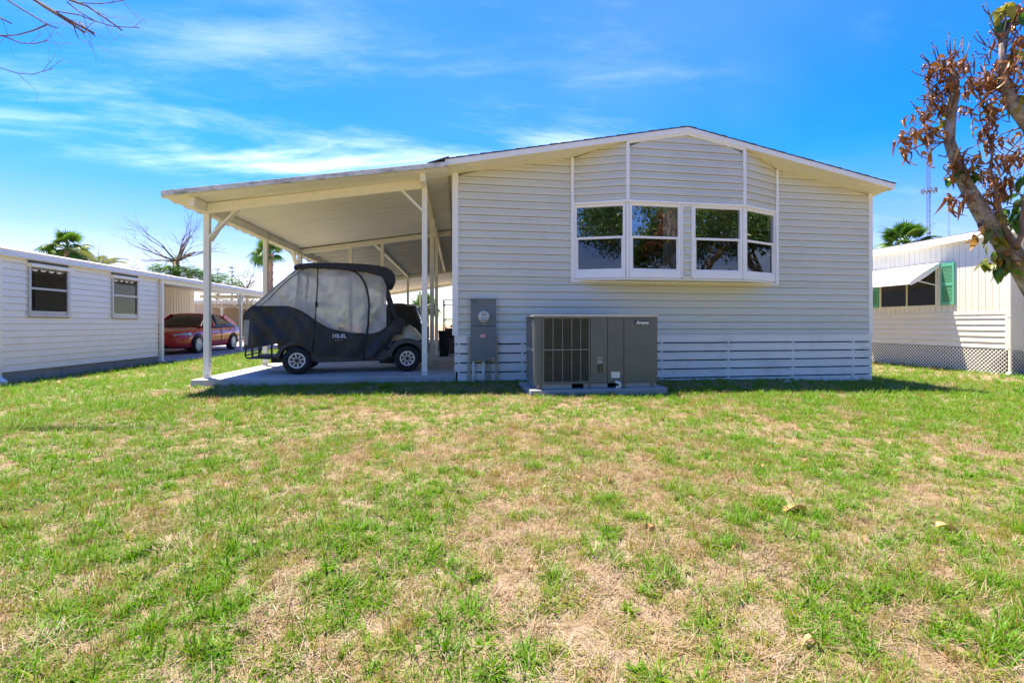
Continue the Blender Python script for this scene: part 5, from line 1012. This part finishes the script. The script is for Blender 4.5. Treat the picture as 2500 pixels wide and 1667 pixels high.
def fan_palm(loc, top, label, r, n, seed, tr=.14, skirt=False, wind=0.):
    rnd = random.Random(seed); t = thing('fan_palm', label, 'palm tree', loc); b = Vector(loc); e = Vector(top)
    k = 26; pts = [b.lerp(e, i/k) for i in range(k+1)]; put('trunk', MB().tube(pts, [tr*(1.15-.25*i/k)*(1+(.12 if i % 2 else 0)) for i in range(k+1)], 12), M('palm_trunk', (.30, .16, .10), .9, .25, 9, bump=.8, bscale=25, dirt=(.5, .42, .36), dscale=7, damt=.6), t)
    if skirt:
        m = MB(); z = b.z+.8
        while z < e.z-.1:
            for j in range(9):
                a = rnd.uniform(0, 6.28); d = Vector((math.cos(a), math.sin(a), 0)); p = b.lerp(e, (z-b.z)/(e.z-b.z))+d*tr*.95; s = Vector((-d.y, d.x, 0))*.035; m.add([p-s, p+s, p+d*.07+Vector((0, 0, .14)), p+d*.02+Vector((0, 0, .02))], [(0, 1, 2), (0, 3, 2), (1, 2, 3)])
            z += .11
        stuff(put('leaf_bases', m, M('palm_boot', (.36, .22, .15), .9, .3, 9), t))
    for i in range(n):
        el = rnd.uniform(-.45, 1.35); az = rnd.uniform(0, 6.28); o = put('frond', FANM[min(3, max(0, int((1.1-el)*1.9+rnd.uniform(-.4, .4))))], None, t)
        o.location = e; o.rotation_euler = Euler((rnd.uniform(-.3, .3), -el, az)); s = r*rnd.uniform(.8, 1.1); o.scale = (s, s, s)
    return t
fan_palm((-9.21, 25.85, -.25), (-9.21, 25.85, 4.35), 'tall fan palm with a shaggy trunk seen between the carport posts', 1.02, 30, 2, .15, True)
fan_palm((-23.88, 34.35, -.25), (-23.88, 34.35, 5.5), 'fan palm crown above the roof of the white house on the left', 1.45, 30, 4)
fan_palm((18.28, 17.25, -.25), (18.28, 17.25, 4.1), 'wind-blown fan palm behind the cream house, larger of the two', 1.25, 24, 6)
fan_palm((23.74, 20.4, -.25), (23.9, 20.4, 4.3), 'low fan palm top just left of the radio tower foot', 1.0, 20, 8)
fan_palm((32.93, 24.96, -.25), (32.93, 24.96, 6.2), 'palm tip barely showing over the cream roof beside the dying tree', 1.0, 16, 9)
fan_palm((-2.19, 34.82, -.25), (-2.19, 34.82, 2.0), 'round bushy cabbage palm seen through the far end of the carport', 1.15, 46, 10, .2)
def feather_palm(loc, top, label, L_, n, seed):
    rnd = random.Random(seed); t = thing('feather_palm', label, 'palm tree', loc); b = Vector(loc); e = Vector(top)
    put('trunk', MB().tube([b, b.lerp(e, .5), e], [.16, .13, .10], 10), BARK, t, smooth=True); ms = []
    for v in range(3):
        m = MB(); pth = []
        for i in range(13): s = i/12; pth.append(Vector((L_*s*(1-.12*s), 0, .35*L_*s*(1.0-1.25*s)-.10*v*s*s*L_)))
        m.tube(pth, [.016*(1-.8*i/12) for i in range(13)], 4, False)
        for i in range(2, 48):
            s = i/48; j = min(11, int(s*12)); p = pth[j].lerp(pth[j+1], s*12-j)
            for sg in (-1, 1):
                ln = .42*math.sin(math.pi*(.12+.85*s))**.7; d = Vector((.55, sg*.8, -.30-.2*rnd.random())).normalized()*ln; w_ = Vector((.012, 0, 0)); m.add([p-w_, p+w_, p+d*.6+w_*.8, p+d, p+d*.6-w_*.8], [(0, 1, 2, 3, 4)])
        q = m.mesh('frond'); q.materials.append(FEA); ms.append(q)
    for i in range(n):
        o = put('frond', rnd.choice(ms), None, t); o.location = e; o.rotation_euler = Euler((rnd.uniform(-.3, .3), -rnd.uniform(-.1, 1.0), 6.28*i/n+rnd.uniform(-.2, .2))); s = rnd.uniform(.8, 1.1); o.scale = (s, s, s)
feather_palm((-20.4, 31.7, -.25), (-20.4, 31.7, 4.15), 'feathery palm leaning right beside the fan palm on the left', 1.9, 16, 3)

# --- overhanging bare branches, top left (trunk stands left of the picture)
ov = thing('overhanging_tree', 'bare tree whose thin drooping branches hang into the top left corner', 'tree', (-7.4, 6.4, -.3))
put('trunk', MB().tube([(-7.4, 6.4, -.35), (-7.3, 6.4, 2.0), (-6.9, 6.35, 3.6), (-6.2, 6.25, 4.6)], [.22, .18, .13, .08], 10), BARK, ov, smooth=True)
BR = [([(-6.2, 6.25, 4.6), (-5.23, 6.13, 4.73), (-4.67, 6.04, 4.45), (-4.46, 6.01, 4.32), (-4.26, 5.98, 4.2), (-4.07, 5.94, 4.09), (-3.86, 5.91, 3.98)], .020), ([(-6.2, 6.25, 4.6), (-5.13, 6.12, 4.62), (-4.53, 6.02, 4.37), (-4.38, 5.99, 4.26), (-4.19, 5.96, 4.14), (-3.96, 5.93, 3.99)], .018),
 ([(-6.2, 6.25, 4.6), (-4.86, 6.07, 4.53), (-4.49, 6.01, 4.45), (-4.13, 5.95, 4.34), (-3.93, 5.92, 4.27), (-3.75, 5.89, 4.15), (-3.56, 5.86, 4.01)], .013), ([(-4.26, 5.98, 4.22), (-4.02, 5.94, 4.18), (-3.88, 5.91, 4.12), (-3.65, 5.87, 4.05), (-3.38, 5.83, 4.04)], .007),
 ([(-6.2, 6.25, 4.6), (-5.13, 6.12, 4.55), (-4.78, 6.06, 4.34), (-4.63, 6.03, 4.24), (-4.46, 6.01, 4.14), (-4.36, 5.99, 4.08), (-4.26, 5.98, 4.04)], .010), ([(-4.36, 5.99, 4.07), (-4.51, 6.02, 4.01), (-4.67, 6.04, 3.96), (-4.8, 6.06, 3.95), (-4.95, 6.09, 3.99)], .008),
 ([(-6.4, 6.3, 4.3), (-5.04, 6.1, 4.03), (-4.8, 6.06, 3.94), (-4.63, 6.03, 3.87), (-4.47, 6.01, 3.87), (-4.34, 5.99, 3.91)], .008), ([(-6.8, 6.35, 3.6), (-5.04, 6.1, 3.69), (-4.86, 6.07, 3.61), (-4.67, 6.04, 3.55), (-4.51, 6.02, 3.54), (-4.3, 5.98, 3.6)], .006),
 ([(-6.4, 6.3, 4.4), (-5.04, 6.1, 4.25), (-4.86, 6.07, 4.15), (-4.73, 6.05, 4.08)], .011), ([(-4.6, 6.0, 4.5), (-4.21, 5.97, 4.4), (-4.02, 5.94, 4.31), (-3.79, 5.9, 4.3), (-3.65, 5.87, 4.31), (-3.52, 5.85, 4.34), (-3.38, 5.83, 4.38)], .007),
 ([(-4.07, 5.94, 4.06), (-4.05, 5.94, 3.98), (-4.02, 5.94, 3.92)], .006), ([(-4.02, 5.94, 4.1), (-3.93, 5.92, 4.02), (-3.84, 5.9, 3.94)], .007), ([(-4.14, 5.95, 4.31), (-4.0, 5.93, 4.2), (-3.86, 5.91, 4.12)], .007)]
rnd = random.Random(5); fine = MB()
for pth, r0 in BR:
    put('branch', MB().tube(pth, [r0*(1-.5*i/len(pth)) for i in range(len(pth))], 7), BARKB, ov, smooth=True)
    for i in range(3 if len(pth) > 4 else 1):
        j = rnd.randint(len(pth)//2, len(pth)-2); p = Vector(pth[j]).lerp(Vector(pth[j+1]), rnd.random()); d = (Vector(pth[j+1])-Vector(pth[j])).normalized()+Vector((rnd.gauss(0, .4), rnd.gauss(0, .4), rnd.gauss(-.1, .5)))
        grow(fine, p, d, .22, .0028, 2, rnd, -.1, (1, 3), .5, 4)
stuff(put('twigs', fine, TWIG, ov))

# --- leafy trees behind the viewer, mirrored in the bay window
def shade_tree(loc, h, label, seed, nleaf=15000):
    rnd = np.random.default_rng(seed); r2 = random.Random(seed); t = thing('shade_tree', label, 'tree', loc, group='leafy trees across the lawn'); b = Vector(loc)
    tips = []; m = MB(); f = b+Vector((0, 0, h*.34)); put('trunk', MB().tube([b-Vector((0, 0, .3)), b.lerp(f, .5)+Vector((.1, .05, 0)), f], [.30, .25, .22], 12), BARK, t, smooth=True)
    for k in range(6): a = k*1.05+.3; grow(m, f, (math.cos(a)*.8, math.sin(a)*.8, .8), h*.24, .11, 3, r2, .12, (2, 3), .5, 4, tips, .75)
    put('limbs', m, BARK, t)
    T = np.array([tuple(p) for p, _ in tips]); c = T[rnd.integers(0, len(T), nleaf)]+rnd.normal(0, .38, (nleaf, 3))*np.array([1, 1, .8])
    a = rnd.normal(0, 1, (nleaf, 3)); a /= np.linalg.norm(a, axis=1)[:, None]; s = np.cross(a, rnd.normal(0, 1, (nleaf, 3))); s /= np.linalg.norm(s, axis=1)[:, None]; sz = rnd.uniform(.07, .13, (nleaf, 1))
    V = np.stack([c-a*sz, c+s*sz*.4, c+a*sz, c-s*sz*.4], 1).reshape(-1, 3); me = bpy.data.meshes.new('foliage'); me.from_pydata(V.tolist(), [], np.arange(nleaf*4).reshape(-1, 4).tolist()); stuff(put('foliage', me, leafmat('shade_leaf', (.045, .10, .018), (.09, .17, .03), None, .35, .4), t))
shade_tree((-3.2, -7.5, -.2), 8.6, 'large leafy shade tree behind the lawn, mirrored in the left window', 3); shade_tree((2.4, -8.5, -.2), 9.2, 'large leafy shade tree behind the lawn, mirrored in the second window', 4); shade_tree((11.2, -7.0, -.2), 8.8, 'large leafy shade tree behind the lawn, mirrored in the third window', 5); shade_tree((17.2, 5.0, -.2), 7.6, 'large leafy shade tree behind the lawn, mirrored in the right window', 6)

nh = 14000; hc_ = np.stack([RNG.uniform(-26, 24, nh), -15+RNG.normal(0, .7, nh), RNG.uniform(-.2, 1, nh)**1.0*4.2], 1); ha = RNG.normal(0, 1, (nh, 3)); ha /= np.linalg.norm(ha, axis=1)[:, None]; hb = np.cross(ha, RNG.normal(0, 1, (nh, 3))); hb /= np.linalg.norm(hb, axis=1)[:, None]  # added leaf screen, unseen; blocks sky mirrored in the lower panes
hv = np.stack([hc_-ha*.2, hc_+hb*.1, hc_+ha*.2, hc_-hb*.1], 1).reshape(-1, 3); hm = bpy.data.meshes.new('added_hedge'); hm.from_pydata(hv.tolist(), [], np.arange(nh*4).reshape(-1, 4).tolist())
hd = put('added_hedge', hm, leafmat('shade_leaf', (.045, .10, .018), (.09, .17, .03))); tag(hd, 'added green leaf screen, unseen behind the viewer, blocking sky from the pane reflections', 'added_hedge'); stuff(hd)
# ------------------------------------------------------------------ radio towers
def tower(loc, h, wd, label, st, mat, step):
    t = thing('radio_tower', label, 'radio tower', loc, group='radio towers'); x, y, z0 = loc
    L3 = [(x+wd*.58*math.cos(a), y+wd*.58*math.sin(a)) for a in (.3, .3+2.094, .3+4.189)]; m = MB(); nseg = int(h/step)
    for a in L3: put('leg', MB().bar((a[0], a[1], z0), (a[0], a[1], z0+h), st, st, (0, 1, 0)), mat, t)
    for i in range(nseg):
        for k in range(3):
            p, q = L3[k], L3[(k+1) % 3]; z = z0+i*step; m.bar((p[0], p[1], z), (q[0], q[1], z+step), st*.6, st*.6); m.bar((p[0], p[1], z), (q[0], q[1], z), st*.6, st*.6)
    put('bracing', m, mat, t)
    return t
TW1 = M('tower_grey', (.16, .20, .26), .6, .05); TW2 = M('tower_hazed', (.42, .47, .55), .6, .05)  # second tower is paler: distance haze put into its colour
tw = tower((250.2, 222.2, -1), 131, 1.55, 'tall lattice radio tower with antenna platform above the cream house', .2, TW1, 2.6)
for z, r in ((72.5, 3.3), (106, 2.2), (50, 2.2), (115, 1.4)):
    m = MB().lathe([(r*.45, z-.4), (r*.45, z+.3)], (250.2, 222.2, 0), 'z', 10)
    if r > 3:
        for k in range(12): a = k*.5236; m.box(250.2+r*math.cos(a)-.22, 250.2+r*math.cos(a)+.22, 222.2+r*math.sin(a)-.3, 222.2+r*math.sin(a)+.3, z-1.0, z+1.3); m.bar((250.2, 222.2, z), (250.2+r*math.cos(a), 222.2+r*math.sin(a), z), .2, .2)
    put('antenna_platform', m, TW1, tw)
tower((522, 441, -1), 190, 1.6, 'faint distant lattice radio tower right of the taller one', .22, TW2, 4.5)
# ------------------------------------------------------------------ grass
GRASS = leafmat('grass_blade', (.30, .205, .105), (.095, .26, .005), (.28, .30, .028), .42, .5, ('INSTANCER', 'tone'))
cr = [n for n in GRASS.node_tree.nodes if n.type == 'VALTORGB'][0].color_ramp
cr.elements[1].position = .52
for p_, c_ in ((.25, (.36, .22, .075)), (.75, (.16, .31, .009))): e_ = cr.elements.new(p_); e_.color = c_+(1,)
cr.elements[0].color = (.45, .37, .28, 1)
kit = bpy.data.collections.new('tuft_kit')
def blade(m, p, az, lean, ln, wd, bend, rnd):
    d = Vector((math.cos(az), math.sin(az), 0)); s = Vector((-d.y, d.x, 0)); q = Vector(p); a = lean; vs = []; n = 4
    for i in range(n+1):
        t = i/n; w_ = wd*.5*(1-t**1.6)+.0003
        vs += [q-s*w_, q+s*w_]; q = q+(d*math.sin(a)+Vector((0, 0, math.cos(a))))*(ln/n); a += bend/n
    m.add(vs, [(2*i, 2*i+1, 2*i+3, 2*i+2) for i in range(n)])
def tuft(kind, seed):
    r = random.Random(seed); m = MB()
    if kind == 'fine':
        for i in range(20): a = r.uniform(0, 6.28); q = r.random()**.5*.05; blade(m, (q*math.cos(a), q*math.sin(a), -.006), r.uniform(0, 6.28), r.uniform(.05, .6), r.uniform(.025, .055), r.uniform(.0018, .0032), r.uniform(.2, 1.3), r)
    elif kind == 'broad':
        for i in range(13): a = r.uniform(0, 6.28); blade(m, (.008*math.cos(a), .008*math.sin(a), -.004), a+r.uniform(-.4, .4), r.uniform(.3, 1.15), r.uniform(.05, .11), r.uniform(.004, .0075), r.uniform(.1, .8), r)
    elif kind == 'straw':
        for i in range(26):
            a = r.uniform(0, 6.28); q = r.random()**.5*.07; blade(m, (q*math.cos(a), q*math.sin(a), r.uniform(.0, .012)), r.uniform(0, 6.28), r.uniform(1.1, 1.6), r.uniform(.03, .08), r.uniform(.0012, .0026), r.uniform(-.3, .5), r)
    elif kind == 'dry':
        for i in range(15): a = r.uniform(0, 6.28); q = r.random()**.5*.03; blade(m, (q*math.cos(a), q*math.sin(a), -.005), r.uniform(0, 6.28), r.uniform(.0, .5), r.uniform(.03, .07), r.uniform(.0014, .0026), r.uniform(.0, .8), r)
    elif kind == 'weed':
        for i in range(9):
            a = r.uniform(0, 6.28); blade(m, (0, 0, .0), a, r.uniform(.6, 1.2), r.uniform(.025, .05), r.uniform(.010, .018), r.uniform(.2, .9), r)
            blade(m, (.02*math.cos(a), .02*math.sin(a), .01), a+r.uniform(-1, 1), r.uniform(.4, 1.2), r.uniform(.02, .035), r.uniform(.010, .016), .6, r)
    return m
kinds = ['fine']*5+['broad']*5+['straw']*4+['dry']*4+['weed']*2
for i, k_ in enumerate(kinds):
    me = tuft(k_, 100+i).mesh('tuft_%02d' % i); me.materials.append(GRASS); kit.objects.link(bpy.data.objects.new('tuft_%02d' % i, me))
first = {'fine': (0, 5), 'broad': (5, 10), 'straw': (10, 14), 'dry': (14, 18), 'weed': (18, 20)}
pts = []
for r0, r1, dens in ((.55, 1.6, 1500), (1.6, 2.6, 1500), (2.6, 4.5, 1150), (4.5, 7.5, 760), (7.5, 12, 330), (12, 22, 110), (22, 42, 30)):
    half = R(60); n = int(dens*half*(r1*r1-r0*r0)); rr = np.sqrt(RNG.uniform(r0*r0, r1*r1, n)); th = R(90-PSI)+RNG.uniform(-half, half, n)
    pts.append(np.stack([rr*np.cos(th), rr*np.sin(th), rr], 1))
pts = np.concatenate(pts); X, Y, D_ = pts.T
bad = ((X > -.08) & (X < 7.12) & (Y > 7.30)) | ((X > -3.76) & (X < .05) & (Y > 7.335)) | ((X > .86) & (X < 2.78) & (Y > 5.97) & (Y < 6.97)) | ((X < -7.73) & (Y > 15.05)) | ((X < LX-.02) & (Y > 10.1)) | ((X > RX) & (Y > NY-.05)) | ((X > RX+.35) & (Y > 7.38)) | ((X > 7.0) & (X < 7.12) & (Y > 7.3))
X, Y, D_ = X[~bad], Y[~bad], D_[~bad]; n = len(X)
big = fbm(X, Y, .55, 21, 3); mid = fbm(X, Y, 1.7, 33, 3); fin = fbm(X, Y, 4.5, 44, 2)
# greener to the left beyond the carport, to the right, and along the slab of the air conditioner; drier in the middle
side = np.interp(X-.16*Y, [-9, -5.2, -3.2, -.8, 1.8, 3.2, 6], [.60, .50, .16, -.03, -.05, .08, .22])+np.where((Y > 6.9), .12, 0)+.22*np.exp(-((Y-5.85)/.22)**2)*((X > .8) & (X < 7.5))
side -= .26*np.exp(-((X-.45)/.45)**2-((Y-1.75)/.4)**2)+.14*np.exp(-((X-.9)/.7)**2-((Y-2.6)/.6)**2)+.16*np.exp(-((X+.2)/1.3)**2-((Y-6.2)/.5)**2)
fin2 = fbm(X, Y, 9., 55, 2)
g = np.clip((big*.16+mid*.30+fin*.46+fin2*.44-.68)*3.3+.83+side, 0, 1)
bare = fbm(X, Y, 2.3, 71, 3)                                      # open sandy spots
keep = RNG.random(n) < np.clip(.50+g*1.0+(bare-.38)*2.2, .30, 1)
X, Y, D_, g = X[keep], Y[keep], D_[keep], g[keep]; n = len(X)
u = RNG.random(n); kind = np.empty(n, int); tone = np.empty(n); scl = np.empty(n)
w_str = .40*(1-.85*g); w_dry = w_str+.20*(1-.45*g); w_fine = w_dry+.30+.14*g; w_br = .993
tall = fbm(X, Y, 1.2, 91, 2)
for i in range(n):
    v = u[i]
    if v < w_str[i]: k = 'straw'; tone[i] = RNG.uniform(0, .16); s = RNG.uniform(.7, 1.2)
    elif v < w_dry[i]: k = 'dry'; tone[i] = RNG.uniform(.12, .55)*(.55+.6*g[i]); s = RNG.uniform(.55, 1.05)*(.7+.6*tall[i])
    elif v < w_fine[i]: k = 'fine'; tone[i] = np.clip(RNG.normal(.42+.44*g[i], .13), .2, 1); s = RNG.uniform(.55, .95)*(.75+.5*tall[i])
    elif v < w_br or g[i] < .35: k = 'broad'; tone[i] = np.clip(RNG.normal(.52+.40*g[i], .14), .3, 1); s = RNG.uniform(.4, .85)*(.6+.5*g[i])
    else: k = 'weed'; tone[i] = RNG.uniform(.8, 1); s = RNG.uniform(.6, 1.1)
    a, b = first[k]; kind[i] = RNG.integers(a, b); scl[i] = s*max(1., (D_[i]/5.)**.72)
scl = np.where(Y > 6.4, scl*.85, scl)
Z = gz(X, Y)-.002
gm2 = bpy.data.meshes.new('grass'); gm2.vertices.add(n); gm2.vertices.foreach_set('co', np.stack([X, Y, Z], 1).ravel())
def attr(nm, ty, data):
    a = gm2.attributes.new(nm, ty, 'POINT'); a.data.foreach_set('vector' if ty == 'FLOAT_VECTOR' else 'value', np.ascontiguousarray(data).ravel())
attr('idx', 'INT', kind.astype(np.int32)); attr('scl', 'FLOAT', scl.astype(np.float32)); attr('tone', 'FLOAT', tone.astype(np.float32))
attr('rot', 'FLOAT_VECTOR', np.stack([RNG.normal(0, .12, n), RNG.normal(0, .12, n), RNG.uniform(0, 6.283, n)], 1).astype(np.float32))
go = stuff(tag(link(bpy.data.objects.new('grass', gm2)), 'patchy green grass tufts and dry straw over the lawn', 'grass'))
ng = bpy.data.node_groups.new('scatter_tufts', 'GeometryNodeTree'); ng.interface.new_socket('Geometry', in_out='INPUT', socket_type='NodeSocketGeometry'); ng.interface.new_socket('Geometry', in_out='OUTPUT', socket_type='NodeSocketGeometry')
gi = ng.nodes.new('NodeGroupInput'); gout = ng.nodes.new('NodeGroupOutput'); ip = ng.nodes.new('GeometryNodeInstanceOnPoints'); ci = ng.nodes.new('GeometryNodeCollectionInfo')
ci.inputs['Collection'].default_value = kit; ci.inputs['Separate Children'].default_value = True; ci.inputs['Reset Children'].default_value = True
def na(nm, ty):
    a = ng.nodes.new('GeometryNodeInputNamedAttribute'); a.data_type = ty; a.inputs['Name'].default_value = nm; return a.outputs['Attribute']
l_ = ng.links.new; l_(gi.outputs[0], ip.inputs['Points']); l_(ci.outputs[0], ip.inputs['Instance']); ip.inputs['Pick Instance'].default_value = True
l_(na('idx', 'INT'), ip.inputs['Instance Index']); l_(na('rot', 'FLOAT_VECTOR'), ip.inputs['Rotation']); l_(na('scl', 'FLOAT'), ip.inputs['Scale']); l_(ip.outputs[0], gout.inputs[0])
md = go.modifiers.new('scatter', 'NODES'); md.node_group = ng

# ------------------------------------------------------------------ fallen leaves on the lawn
FL = leafmat('fallen_leaf', (.42, .24, .10), (.50, .30, .14), None, .1, .5)
for (x, y, ln, rz, rx, lab) in ((1.82, 2.29, .17, 2.6, .5, 'long curled tan leaf lying on the grass right of the middle'), (2.37, 2.07, .13, -.9, -.4, 'cupped tan leaf lying on the grass at the right, nearest the tree'), (2.03, 2.99, .10, 1.0, .3, 'pale tan leaf lying on the grass, farthest of the fallen leaves'), (.90, 2.23, .08, .4, .6, 'small brown curled leaf lying in dry grass near the middle'), (1.14, 1.39, .06, 2.0, .2, 'little crumpled tan leaf lying on bare soil in the foreground')):
    me = leaf_mesh('fallen_leaf', ln, ln*.40, .8, .45, .5); o = put('fallen_leaf', me, FL); o.location = (x, y, float(gz(x, y))+.03); o.rotation_euler = (rx*.6, .05, rz); tag(o, lab, 'leaf', 'leaves fallen on the lawn')
mm = MB(); r_ = random.Random(12)
for i in range(150):
    x, y = r_.uniform(.2, 5.5), r_.uniform(1.4, 6.2)
    if x > .85*y+1.0: continue
    me = r_.choice(LM[0]); s = r_.uniform(.25, .55); M4 = Matrix.LocRotScale(Vector((x, y, float(gz(x, y))+r_.uniform(.01, .03))), Euler((r_.uniform(-.6, .6), r_.uniform(-.3, .3), r_.uniform(0, 6.28))), Vector((s, s, s)))
    mm.add([M4 @ v.co for v in me.vertices], [tuple(f.vertices) for f in me.polygons])
tag(stuff(put('leaf_litter', mm, FL, smooth=True)), 'small brown leaf scraps scattered among the grass blades', 'leaf litter')
o = put('twig', MB().tube([(-.22, 0, .0), (-.05, .02, .03), (.22, .0, .06)], [.004, .0035, .002], 6), TWIG); o.location = (3.95, 6.1, float(gz(3.95, 6.1))+.06); o.rotation_euler = (0, -.12, .25); tag(o, 'thin dry twig lying in the grass in front of the skirting', 'twig')
